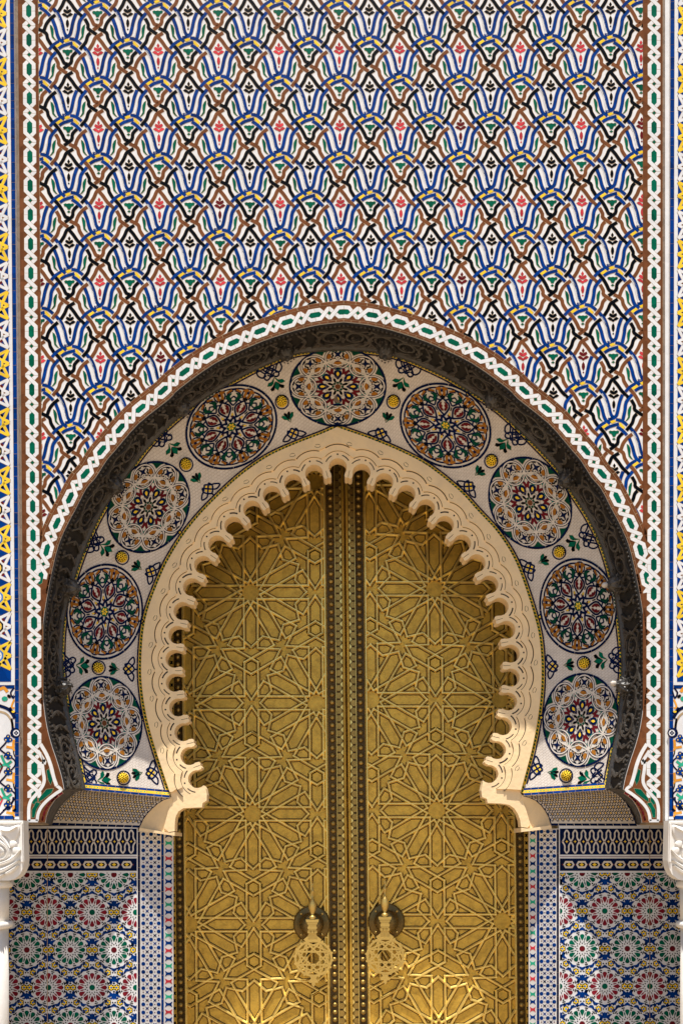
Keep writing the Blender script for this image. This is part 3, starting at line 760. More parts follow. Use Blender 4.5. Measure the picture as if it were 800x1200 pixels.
            for an_, rr_, cr_ in ((b, 0.74, 0.135), (a, 0.80, 0.12)):
                c0_ = pol(rr_, an_)
                for h_ in (0, 1): band('navy', [(c0_[0] + cr_ * math.cos((t + h_ * 8) * PI / 8), c0_[1] + cr_ * math.sin((t + h_ * 8) * PI / 8)) for t in range(9)], 0.019, lift=0.0001)
            for sg in (-1, 1): band('dgreen', at(0, a, [(sg * 0.16, 0.56), (sg * 0.19, 0.62), (sg * 0.15, 0.68)]), 0.04, lift=0.0002)
    mo.flush(min_area=14)
    return base
for i, m_ in enumerate(MED): medallion(*m_, i)

# bosses, sprigs and knots between the medallions:  boss, outer direction
BOSS = [(330.4, 471.3, -0.36, -1), (460.6, 471, 0.36, -1), (218.4, 544.6, -0.8, -0.75), (575, 540.5, 0.78, -0.7), (143.6, 653.4, -1, -0.5), (654.5, 647.4, 1, -0.5), (116, 782.5, -1, -0.08), (683.3, 777.4, 1, -0.06), (145.2, 911.6, -1, 0.02), (662.6, 909, 1, 0.06)]
LPOS = {0: ((324, 451), (316.5, 436), (338, 489), (343.5, 508)), 1: ((469, 451), (477, 432), (454, 489.5), (446, 508)), 2: ((204, 527), (191, 513), (231, 561), (244, 573)), 3: ((589, 522), (602, 511), (561, 553), (549, 570)),
        4: ((126, 643), (112, 635), (161, 664), (177, 670)), 5: ((671, 637), (688, 630), (636, 657), (620, 666)), 6: ((98.5, 780.5), (80.5, 779), (134, 784), (151, 784)), 7: ((702, 774.5), (721, 774), (666, 779), (647, 781)),
        8: ((123.5, 914), (105.5, 911), (161, 907), (177.5, 906)), 9: ((683, 912.5), (699.5, 909), (647.5, 906), (629, 901))}
def lathe(f, prof, n, u, v, h0):
    V, F = [], []
    for r_, h in prof:
        for i in range(n): V.append(f(u + r_ * math.cos(2 * PI * i / n), v + r_ * math.sin(2 * PI * i / n), h0 + h))
    for k in range(len(prof) - 1):
        for i in range(n): F.append((k * n + i, k * n + (i + 1) % n, (k + 1) * n + (i + 1) % n, (k + 1) * n + i))
    F.append(tuple(range((len(prof) - 1) * n, len(prof) * n)))
    return V, F
for i, (u, v, dx, dy) in enumerate(BOSS):
    f, L = on_path(ell(u, v, 8.3, 9, 17) + [ell(u, v, 8.3, 9, 17)[0]])
    rg = ell(u, v, 8.4, 8.8, 20); rgi = ell(u, v, 7.0, 7.4, 20)
    for k in range(4):
        tm.add('boss_ring', 'navy', [rg[(5 * k + j) % 20] for j in range(6)] + [rgi[(5 * k + 5 - j) % 20] for j in range(6)], h0=0.001, h1=0.005, grout=0)
    V, F = lathe(fT, [(6.2, 0), (6.2, 0.02), (5.7, 0.045), (4.4, 0.07), (2.5, 0.082), (0.8, 0.085)], 14, u, v, 0.0)
    bo = meshobj('pierced_boss', V, F, ['yellow'], tym, smooth=True, loc=fT(u, v, 0))
    hv, hf = [], []
    for ring, cnt, hh in ((0.3, 1, 0.084), (2.5, 6, 0.081), (4.4, 10, 0.070), (5.6, 13, 0.048)):
        for k in range(cnt):
            a = 2 * PI * k / cnt + ring; c_ = (u + ring * math.cos(a), v + ring * math.sin(a))
            b = len(hv); hv += [fT(p[0], p[1], hh + 0.003) for p in ell(c_[0], c_[1], 0.85, n=6)]; hf.append(tuple(range(b, b + 6)))
    meshobj('hole', hv, hf, ['black'], bo, kind='stuff')
    lo, ko, li, ki = LPOS[i]
    for (c_, kk) in ((lo, 1.0), (li, 0.85)):
        a = math.atan2(c_[1] - v, c_[0] - u)
        if abs(c_[0] - u) < 1 and abs(c_[1] - v) < 1: continue
        def lf(L_): return [(c_[0] + kk * (x * math.cos(a) - y * math.sin(a)), c_[1] + kk * (x * math.sin(a) + y * math.cos(a))) for x, y in L_]
        if kk == 1.0: parts = (('green', [(-7, 0), (-2, -4), (3, -1), (4, 0), (3, 1), (-2, 4)]), ('green', [(9, 0), (2, -3), (0, -6), (1, -11), (4.5, -8.5), (5, -4), (9, -0.5)]), ('green', [(9, 0), (2, 3), (0, 6), (1, 11), (4.5, 8.5), (5, 4), (9, 0.5)]),
                               ('black', [(4, -0.5), (-1, -5), (-3, -8.5), (-6, -7.5), (-5.5, -4.5), (-1, -1)]), ('black', [(4, 0.5), (-1, 5), (-3, 8.5), (-6, 7.5), (-5.5, 4.5), (-1, 1)]))
        else: parts = (('green', [(8, 0), (3, -3), (1, -7), (-4, -9), (-5, -6), (-1, -2)]), ('green', [(8, 0), (3, 3), (1, 7), (-4, 9), (-5, 6), (-1, 2)]), ('black', [(4, 0), (0, -3.4), (-6, -4.6), (-7.5, -2.8), (-5, -0.3)]), ('black', [(4, 0), (0, 3.4), (-6, 4.6), (-7.5, 2.8), (-5, 0.3)]), ('green', [(2, 0), (-1, -1), (-4, 0), (-1, 1)]))
        for m_, L_ in parts: tm.add('leaf_tile', m_, lf(L_), h0=0.001, h1=0.0035, grout=0.2)
    for (c_, outer) in ((ko, True), (ki, False)):
        a = math.atan2(c_[1] - v, c_[0] - u)
        def kf(L_): return [(c_[0] + (x * math.cos(a) - y * math.sin(a)), c_[1] + (x * math.sin(a) + y * math.cos(a))) for x, y in L_]
        if outer:
            loops = ([(-6.5, 0), (0, 6.5), (4.5, 10), (7, 14), (1, 15), (-3.5, 11), (-2.5, 6), (0, 3), (6.5, -3.5), (9, -5)], [(-6.5, 0), (0, -6.5), (4.5, -10), (7, -14), (1, -15), (-3.5, -11), (-2.5, -6), (0, -3), (6.5, 3.5), (9, 5)],
                     [(6, 0), (0, -6), (-4, -9), (-7.5, -7.5), (-7, -3.5), (0, 3), (5, 7)], [(6, 0), (0, 6), (-4, 9), (-7.5, 7.5), (-7, 3.5), (0, -3), (5, -7)])
        else:
            loops = ([(-6.5, 0), (-2, -5), (1, -10.5), (5, -14), (6.5, -8), (3.5, -3.5), (-1.5, 1.5), (-5, 5)], [(-6.5, 0), (-2, 5), (1, 10.5), (5, 14), (6.5, 8), (3.5, 3.5), (-1.5, -1.5), (-5, -5)],
                     [(-5, -5), (0, -6.5), (5, -3), (7, 0), (9.5, 0)], [(-5, 5), (0, 6.5), (5, 3), (7, 0)])
        for q_, L_ in enumerate(loops): tm.band('knot_tile', 'navy', kf(crom(L_, 3)), 1.8, h0=0.001, h1=0.0036 + 0.0004 * q_, grout=0)
        for x, y in ((0, 0), (3.1, 0), (-3.1, 0), (0, 3.1), (0, -3.1)):
            if (x, y) == (0, 0): continue
            tm.add('knot_square', 'yellow', kf([(x - 1.5, y), (x, y - 1.5), (x + 1.5, y), (x, y + 1.5)]), h0=0.001, h1=0.0034, grout=0.25, single=False)
# small ties from the medallion rings to the listels
for (u, v) in ((394.5, 497), (166.5, 728), (632, 723), (211, 624), (587, 620), (166, 843), (633.5, 841), (548, 462), (295, 549), (497, 546)):
    tm.add('tie_tile', 'navy', ell(u, v, 3.6, n=4), h0=0.003, h1=0.0048, grout=0); tm.add('tie_tile', 'yellow', ell(u, v, 1.7, n=4), h0=0.0048, h1=0.0056, grout=0, single=False)
tm.flush(min_area=9)

# ---------------------------------------------------------------- carved dark band under the arch (soffit)
sof = thing('carved_soffit', 'dark carved openwork band lining the underside of the horseshoe arch', 'carved band', tuple(P(400, 390, 0.2)))
NS = 220
a_lo = max(pO[0][0], pB[0][0]) ; a_hi = min(pO[-1][0], pB[-1][0])
A3, B3 = [], []
OErs = rs(OE, NS); BErs = rs([(BE[0][0] + 0, BE[0][1])] + BE[1:], NS)
# pair by polar angle
for i in range(NS + 1):
    t = i / NS
    a = pO[0][0] + (pO[-1][0] - pO[0][0]) * t; b = pB[0][0] + (pB[-1][0] - pB[0][0]) * t
    ro, rb = rad(pO, a), rad(pB, b)
    A3.append(P(OC[0] + ro * math.sin(a), OC[1] - ro * math.cos(a), 0.01)); B3.append(P(OC[0] + rb * math.sin(b), OC[1] - rb * math.cos(b), 0.58))
SL = [0.0]
for i in range(NS): SL.append(SL[-1] + (A3[i + 1] - A3[i]).length)
TOT = SL[-1]
def fS(s, t, h=0.0):
    """s metres*100 along the arch, t 0..60 across from front to back, h towards the opening"""
    s_ = min(max(s / 100, 0), TOT - 1e-5); i = min(bisect.bisect_right(SL, s_) - 1, NS - 1); k = (s_ - SL[i]) / (SL[i + 1] - SL[i])
    a = A3[i].lerp(A3[i + 1], k); b = B3[i].lerp(B3[i + 1], k)
    tg = (A3[i + 1] - A3[i]).normalized(); ac = (b - a); nn = tg.cross(ac).normalized()
    p = a + ac * (t / 60) + nn * h
    return (p.x, p.y, p.z)
c_test = Vector(fS(TOT * 50, 30, 0.1)); c0_ = Vector(fS(TOT * 50, 30, 0))
SG = 1 if c_test.z < c0_.z else -1
def fSs(s, t, h=0.0): return fS(s, t, h * SG)
V, F = [], []
prof_t = [(0, 0.0), (0, 0.025), (4, 0.025), (5, 0.01), (7, 0.0), (52, 0.0), (55, 0.035), (58, 0.04), (61, 0.0)]
for i in range(NS + 1):
    for t, h in prof_t: V.append(fSs(SL[i] * 100, t, h))
W_ = len(prof_t)
for i in range(NS):
    for j in range(W_ - 1): F.append((i * W_ + j, (i + 1) * W_ + j, (i + 1) * W_ + j + 1, i * W_ + j + 1))
MI = []
for i in range(NS):
    for j in range(W_ - 1): MI.append(1 if j in (0, 1, 2, 3, 4) else 0)
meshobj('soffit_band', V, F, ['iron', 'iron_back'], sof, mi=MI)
sm = Mosaic(sof, fSs)
TP = TOT * 100
nm = int(TP / 62)
def spiral(cx, cy, r0, r1, a0, turns, sg=1, n=14):
    return [(cx + (r0 + (r1 - r0) * k / n) * math.cos(a0 + sg * turns * 2 * PI * k / n), cy + (r0 + (r1 - r0) * k / n) * math.sin(a0 + sg * turns * 2 * PI * k / n)) for k in range(n + 1)]
for k in range(nm):
    s0 = TP * k / nm; Ls = TP / nm; rr = random.Random(k)
    if k % 3 == 1:     # interlaced knot panel
        for q in range(4):
            x0 = s0 + 6 + q * (Ls - 12) / 3
            for dg in (-1, 1):
                pts = [(x0, 30 - dg * 20), (x0 + dg * 0 + (Ls - 12) / 6, 30), (x0, 30 + dg * 20)]
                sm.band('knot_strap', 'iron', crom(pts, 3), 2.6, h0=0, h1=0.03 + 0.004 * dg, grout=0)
        for q in range(3):
            for tt in (14, 30, 46):
                sm.add('knot_bead', 'iron', ell(s0 + 12 + q * (Ls - 18) / 2.6, tt, 3.4, n=8), h0=0, h1=0.028, grout=0)
    else:
        for cc, sg in ((s0 + Ls * 0.28, 1), (s0 + Ls * 0.74, -1)):
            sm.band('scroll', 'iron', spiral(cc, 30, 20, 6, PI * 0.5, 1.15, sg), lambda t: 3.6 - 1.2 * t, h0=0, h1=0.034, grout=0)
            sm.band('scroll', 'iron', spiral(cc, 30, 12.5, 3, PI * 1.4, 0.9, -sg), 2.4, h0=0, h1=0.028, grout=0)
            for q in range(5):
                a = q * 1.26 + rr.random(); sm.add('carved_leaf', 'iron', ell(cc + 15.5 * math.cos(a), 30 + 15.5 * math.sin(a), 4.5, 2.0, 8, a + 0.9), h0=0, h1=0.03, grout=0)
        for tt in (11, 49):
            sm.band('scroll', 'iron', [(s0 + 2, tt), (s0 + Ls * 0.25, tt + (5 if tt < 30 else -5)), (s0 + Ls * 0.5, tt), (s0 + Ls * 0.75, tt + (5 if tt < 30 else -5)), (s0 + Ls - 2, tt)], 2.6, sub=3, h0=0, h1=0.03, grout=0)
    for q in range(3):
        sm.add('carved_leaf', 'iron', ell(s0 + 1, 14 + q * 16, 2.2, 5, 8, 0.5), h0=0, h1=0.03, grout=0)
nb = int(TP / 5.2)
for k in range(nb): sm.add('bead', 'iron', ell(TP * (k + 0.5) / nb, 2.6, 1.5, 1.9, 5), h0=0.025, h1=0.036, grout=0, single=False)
sm.flush(min_area=10)
# projecting carved bosses that hang from the band
for q, (u, v) in enumerate(((335, 413), (452, 412), (213, 478), (577, 469), (135, 569), (663, 562), (84, 689), (720.5, 684), (74, 805), (731, 804))):
    a = math.atan2(u - OC[0], -(v - OC[1])); inn = (-math.sin(a), math.cos(a))
    base = P(u, v, 0.42)
    ax = Vector((inn[0], -0.45, -inn[1])).normalized()
    e1 = ax.cross(Vector((0, 1, 0))).normalized(); e2 = ax.cross(e1)
    V, F = [], []
    sc_ = 0.74
    prof = [(0.155, -0.10), (0.15, -0.05), (0.125, 0.0), (0.135, 0.03), (0.11, 0.08), (0.07, 0.12), (0.035, 0.135), (0.04, 0.155), (0.025, 0.19), (0.005, 0.20)]
    nn_ = 16
    for r_, h in prof:
        for i in range(nn_):
            th = 2 * PI * i / nn_; r2 = r_ * (1 + 0.10 * math.cos(8 * th)) * sc_
            V.append(base + e1 * r2 * math.cos(th) + e2 * r2 * math.sin(th) + ax * h * sc_)
    for k in range(len(prof) - 1):
        for i in range(nn_): F.append((k * nn_ + i, k * nn_ + (i + 1) % nn_, (k + 1) * nn_ + (i + 1) % nn_, (k + 1) * nn_ + i))
    F.append(tuple(range((len(prof) - 1) * nn_, len(prof) * nn_)))
    bo = meshobj('hanging_boss', V, F, ['iron'], sof, loc=base)
    dv, df = [], []
    for r_, h, cnt in ((0.10, -0.033, 10), (0.101, 0.022, 9), (0.083, 0.063, 7)):
        for i in range(cnt):
            th = 2 * PI * (i + 0.3) / cnt
            c_ = base + e1 * r_ * 1.09 * math.cos(th) + e2 * r_ * 1.09 * math.sin(th) + ax * h
            rd = (e1 * math.cos(th) + e2 * math.sin(th) + ax * 0.4).normalized(); tg = ax.cross(rd).normalized(); up = rd.cross(tg)
            b = len(dv)
            for z in range(5): dv.append(c_ + rd * 0.006 + (tg * math.cos(z * 2 * PI / 5) + up * math.sin(z * 2 * PI / 5)) * 0.016)
            dv.append(c_ + rd * 0.022)
            for z in range(5): df.append((b + z, b + (z + 1) % 5, b + 5))
    meshobj('carved_bead', dv, df, ['iron'], bo, kind='stuff')
    if q in (7, 9):   # pale tip added on two right-hand bosses, a glare spot put into shape
        tip = base + ax * 0.14
        V, F = [], []
        for r_, h in ((0.02, 0), (0.035, 0.015), (0.03, 0.05), (0.012, 0.07)):
            for i in range(10): V.append(tip + e1 * r_ * math.cos(2 * PI * i / 10) + e2 * r_ * math.sin(2 * PI * i / 10) + ax * h)
        for k in range(3):
            for i in range(10): F.append((k * 10 + i, k * 10 + (i + 1) % 10, k * 10 + 10 + (i + 1) % 10, k * 10 + 10 + i))
        F.append(tuple(range(30, 40)))
        meshobj('glare_tip', V, F, ['cream_tile'], bo, smooth=True)
# foot of the band: follows the flaring foot of the wall
for side in (-1, 1):
    m_ = (lambda u: u) if side < 0 else (lambda u: 2 * AX - u)
    fr = [P(m_(AX - x), y, 0.0) for x, y in FOOT]
    bk = [P(m_(x), y, d) for x, y, d in ([(98, 925, 0.58), (88, 929, 0.62), (78, 937, 0.68), (70, 946, 0.76), (64, 956, 0.84), (60, 967, 0.95)] if side < 0 else [(AX * 2 - 711, 924, 0.58), (84, 929, 0.62), (74, 936, 0.68), (66, 945, 0.76), (60, 956, 0.84), (57, 967, 0.95)])]
    V, F = [], []
    for a, b in zip(fr, bk):
        for t in (0, 0.08, 0.12, 0.88, 0.92, 1): V.append(a.lerp(b, t) + Vector((0.012 * (1 if t in (0.08, 0.92, 0, 1) else 0) * -side, 0, 0)))
    for i in range(5):
        for j in range(5):
            k = i * 6 + j; q = (k, k + 6, k + 7, k + 1); F.append(q if side < 0 else q[::-1])
    meshobj('soffit_foot', V, F, ['iron'], sof)

# ---------------------------------------------------------------- scalloped plaster arch
arch = thing('scalloped_arch', 'cream carved plaster arch with a many-lobed scalloped edge over the brass door', 'arch', tuple(P(400, 520, 1.0)))
DA, TH = 1.17, 0.19
LOB_L = [(368, 555), (343.5, 566), (318.5, 580), (295.5, 597), (273.5, 616), (254.5, 638), (238, 662), (225, 688), (214, 716), (208, 744), (204.5, 772), (205, 800), (209, 829), (215, 858), (222, 886), (231, 913)]
LOB_R = [(423.5, 554), (450, 565), (476, 579), (499, 595.5), (521, 615), (541, 637), (558, 660), (573, 685), (585, 711), (593, 738), (598, 766), (598, 794), (595, 822), (589, 851), (582, 879), (573, 907)]
LOB = LOB_L[::-1] + [(395.7, 547.5)] + LOB_R
def lobn(i):
    a, b = LOB[max(i - 1, 0)], LOB[min(i + 1, len(LOB) - 1)]; dx, dy = b[0] - a[0], b[1] - a[1]; l = math.hypot(dx, dy)
    return (dy / l, -dx / l)       # outward
def lob_arc(i, r, a0, a1, n):
    c, nn = LOB[i], lobn(i); out = []
    for k in range(n + 1):
        a = a0 + (a1 - a0) * k / n; x, y = nn[0] * math.cos(a) - nn[1] * math.sin(a), nn[0] * math.sin(a) + nn[1] * math.cos(a)
        out.append((c[0] + r * x, c[1] + r * y))
    return out
inner = []; CUSP = []
NL = len(LOB)
for i in range(NL):
    inner += lob_arc(i, 10.6, -R(118), R(118), 12)
    if i < NL - 1:
        m_ = ((LOB[i][0] + LOB[i + 1][0]) / 2, (LOB[i][1] + LOB[i + 1][1]) / 2)
        dx, dy = LOB[i + 1][0] - LOB[i][0], LOB[i + 1][1] - LOB[i][1]; l = math.hypot(dx, dy); dx /= l; dy /= l
        ix, iy = -dy, dx
        inner += [(m_[0] + ix * q1 + dx * q2, m_[1] + iy * q1 + dy * q2) for q1, q2 in ((5.5, -4.6), (8.2, -4.4), (9.8, -2.8), (9.0, -0.4), (8.4, 0), (9.0, 0.4), (9.8, 2.8), (8.2, 4.4), (5.5, 4.6))]
        CUSP.append((m_, (ix, iy)))
outer = offs(CYr, -2.4)          # cream edge, just inside the listel
outer = [p for p in outer if p[1] < 929]
footL = [(241, 924), (242.5, 931), (242.3, 938), (237.5, 941), (236.8, 946), (225, 946.5), (215, 947), (209, 951), (206, 957), (205, 964), (204.8, 974), (198, 975), (192, 970), (196, 955), (199, 943), (201, 934)]
footR = [(565, 919), (563.5, 926), (564.5, 934), (570, 936), (571, 941), (586, 941.5), (596, 943), (602, 947), (606.5, 954), (609, 961), (610, 969), (617.5, 970), (621, 966), (617, 952), (613, 940), (611.5, 932)]
contour = outer + footR[::-1] + inner[::-1] + footL
FA = flat(DA)
def solid(poly, f, d_thick, m, name, parent, h=0.0):
    vs, fs = prism(poly, f, h - d_thick, h); return meshobj(name, vs, fs, [m], parent)
# thickness is real: extrude straight back in world space
def solid_world(poly, d, th, h, m, name, parent, hide_back=True):
    ff = flat(d)
    return solid(poly, ff, th + h, m, name, parent, h)
solid_world(contour, DA, TH, 0.0, 'plaster', 'scalloped_face', arch)
def wavy(r, first=0):
    out = []; 
    for i in range(NL):
        sp = 28 if i not in (0, NL - 1) else 28
        a = math.asin(min(0.98, 14.2 / r)); out += lob_arc(i, r, -a, a, 8)
    return out
for r_, h in ((26.5, 0.045), (19.2, 0.02)):
    wv = wavy(r_)
    wv = [p for p in wv if p[1] < 925]
    # keep inside the outer edge
    ringp = [outer[i] for i in range(len(outer))]
    poly = ringp + [(609, 926)] + [p for p in wv[::-1] if p[0] > 0] + [(203, 928)]
    solid_world(poly, DA, 0.0, h, 'plaster', 'carved_moulding', arch)
am = Mosaic(arch, FA)
for r_, wd_, h in ((26.5, 1.25, 0.047), (19.2, 0.7, 0.022)):
    for i in range(NL):
        a = math.asin(min(0.98, 14.2 / r_)); ar = lob_arc(i, r_ - (0.2), -a, a, 8)
        am.add('groove', 'crack', strip(ar, wd_ * random.uniform(0.5, 1.25)), h0=0.0, h1=h + 0.0005 if False else 0.0225 if r_ > 20 else 0.0015, grout=0, single=False)
for i in range(NL):
    for a0, a1 in ((-62, -24), (24, 62)):
        am.add('groove', 'crack', strip(lob_arc(i, 15.2 + random.uniform(-0.4, 0.4), R(a0 + random.uniform(-5, 5)), R(a1 + random.uniform(-5, 5)), 4), random.uniform(1.0, 1.7)), h0=0.0, h1=0.0015, grout=0, single=False)
    if i < NL - 1:
        (mx1, my1), (ix, iy) = CUSP[i]; am.add('groove', 'crack', strip([(mx1 + ix * 0.5, my1 + iy * 0.5), (mx1 + ix * 8.2, my1 + iy * 8.2)], 0.5), h0=0.0, h1=0.0012, grout=0, single=False)
    d_ = lob_arc(i, 15.2, 0, 0.01, 1)[0]; am.add('groove', 'crack', ell(d_[0], d_[1], 1.1, n=6), h0=0.0, h1=0.0015, grout=0, single=False)
    if i < NL - 1 and 1 <= i:
        m_ = ((LOB[i][0] + LOB[i + 1][0]) / 2, (LOB[i][1] + LOB[i + 1][1]) / 2); nn = lobn(i)
        e = ell(m_[0] + nn[0] * 28.5, m_[1] + nn[1] * 28.5, 3.3, 1.9, 10, math.atan2(nn[0], -nn[1]) + 0.3)
        A_, B_ = strip(e, 0.5, closed=True)
        am.add('incised_eye', 'crack', A_[:6] + B_[:6][::-1], h0=0.04, h1=0.0455, grout=0, single=False)
        am.add('incised_eye', 'crack', A_[6:] + B_[6:][::-1], h0=0.04, h1=0.0455, grout=0, single=False)
am.flush()
# corbelled cream returns under the feet (concave), mitred against the tiled coves
for side in (-1, 1):
    if side < 0: mit = [(201, 934), (190, 938), (181, 945), (173, 953), (167, 962), (164, 970)]; sil = [(204, 944), (200, 950), (199, 957), (198.5, 964), (198.5, 970), (198.5, 976)]
    else: mit = [(611.5, 932), (622, 935), (630, 940), (637, 948), (642, 957), (645, 967)]; sil = [(606, 942), (610, 947), (613, 953), (615, 960), (616.5, 965), (617.5, 971)]
    V, F = [], []
    for k, (a, b) in enumerate(zip(mit, sil)):
        da = DA - 0.04 + 0.14 * math.sin(k / 5 * PI / 2)
        for t in range(7):
            q = t / 6; V.append(P(a[0] + (b[0] - a[0]) * q, a[1] + (b[1] - a[1]) * q, da + (DA + 0.02 - da) * q + 0.0 * q))
    for i in range(5):
        for j in range(6):
            k = i * 7 + j; q = (k, k + 7, k + 8, k + 1); F.append(q if side < 0 else q[::-1])
    meshobj('cove_return', V, F, ['plaster'], arch, smooth=True)
    # small lower fillet
    bx = [(164, 970), (198.5, 976), (205, 975), (205, 979.5), (163, 973.5)] if side < 0 else [(645, 967), (617.5, 971), (610, 970), (610, 975), (646, 971)]
    vs, fs = prism(bx, flat(DA), -0.5, 0.01); meshobj('fillet', vs, fs, ['plaster'], arch)
# ---------------------------------------------------------------- tiled coves below the tympanum
DD = 1.26
def cove(side):
    lab = ('left' if side < 0 else 'right') + ' concave ledge of tiny cream, black and yellow tiles under the tympanum'
    if side < 0:
        c0 = [(98, 925.5), (86, 929), (76, 936), (69, 945), (63, 956), (60, 967)]; c1 = [(200.5, 935), (190, 938.5), (181, 945.5), (173, 953.5), (167, 962), (164, 970)]
    else:
        c0 = [(708.5, 924), (721, 929), (730, 936), (737, 946), (742, 957), (746, 968)]; c1 = [(612, 933), (622, 935.5), (630, 940.5), (637, 948.5), (642, 957), (645, 967.5)]
    c0, c1 = crom(c0, 3), crom(c1, 3)
    th = thing('tiled_cove', lab, 'tiled ledge', tuple(P((c0[0][0] + c1[0][0]) / 2, 945, 0.8)), 'tiled coves beside the arch feet')
    fa0, La = on_path(c0); fb0, Lb = on_path(c1)
    def f(s, t, h=0.0):        # s 0..100 across, t 0..50 down the profile
        k = t / 50; a = fa0(La * k, 0); b = fb0(Lb * k, 0)
        u, v = a[0] + (b[0] - a[0]) * s / 100, a[1] + (b[1] - a[1]) * s / 100
        da = 0.62 + (DD - 0.62) * math.sin(k * PI / 2) ** 0.8; db = 1.14 + (DD - 1.14) * math.sin(k * PI / 2)
        p = P(u, v, da + (db - da) * s / 100); return (p.x, p.y - h * 0.8, p.z - h * 0.6)
    V, F = [], []
    for j in range(17):
        for i in range(13): V.append(f(i * 100 / 12, j * 50 / 16))
    for j in range(16):
        for i in range(12):
            k = j * 13 + i; q = (k, k + 13, k + 14, k + 1); F.append(q if side < 0 else q[::-1])
    meshobj('cove_bed', V, F, ['cream_tile'], th, smooth=True)
    mo = Mosaic(th, f)
    nx, ny = 16, 7; px, py = 100 / nx, 46 / ny
    def o(L_): return L_ if side < 0 else [(100 - x, y) for x, y in L_]
    def add(m_, poly, kd='ledge_tile'):
        mo.add(kd, m_, poly, h0=0.0, h1=0.002, grout=0, single=False)
    for i in range(nx):
        for j in range(ny):
            for ox, oy in ((0, 0), (0.5, 0.5)):
                cx, cy = (i + 0.5 + ox) * px, (j + 0.5 + oy) * py
                if cx > 98.5 or cy > 44.5: continue
                w1, h1 = px * 0.30, py * 0.13
                for dx, dy in ((0.25, 0), (-0.25, 0), (0, 0.26), (0, -0.26)):
                    if dx: add('navy', [(cx + dx * px - px * 0.075, cy - py * 0.17), (cx + dx * px + px * 0.075, cy - py * 0.17), (cx + dx * px + px * 0.075, cy + py * 0.17), (cx + dx * px - px * 0.075, cy + py * 0.17)])
                    else: add('navy', [(cx - px * 0.17, cy + dy * py - py * 0.08), (cx + px * 0.17, cy + dy * py - py * 0.08), (cx + px * 0.17, cy + dy * py + py * 0.08), (cx - px * 0.17, cy + dy * py + py * 0.08)])
                if (ox == 0): 
                    add('yellow', ell(cx + 0.5 * px if cx + .5 * px < 99 else cx - .5 * px, cy, px * 0.13, py * 0.15, 6), 'yellow_tile')
    for k in range(11):
        mo.add('edge_tile', 'navy', [(k * 100 / 11 + 0.3, 47.4), ((k + 1) * 100 / 11 - 0.3, 47.4), ((k + 1) * 100 / 11 - 0.3, 49.8), (k * 100 / 11 + 0.3, 49.8)], h0=0, h1=0.003, grout=0)
    for e in (0.6, 99.4):
        for k in range(6): mo.add('edge_tile', 'navy', [(e - 0.6, k * 8), (e + 0.6, k * 8), (e + 0.6, k * 8 + 7.5), (e - 0.6, k * 8 + 7.5)], h0=0, h1=0.003, grout=0)
    mo.flush(min_area=4)
for s_ in (-1, 1): cove(s_)

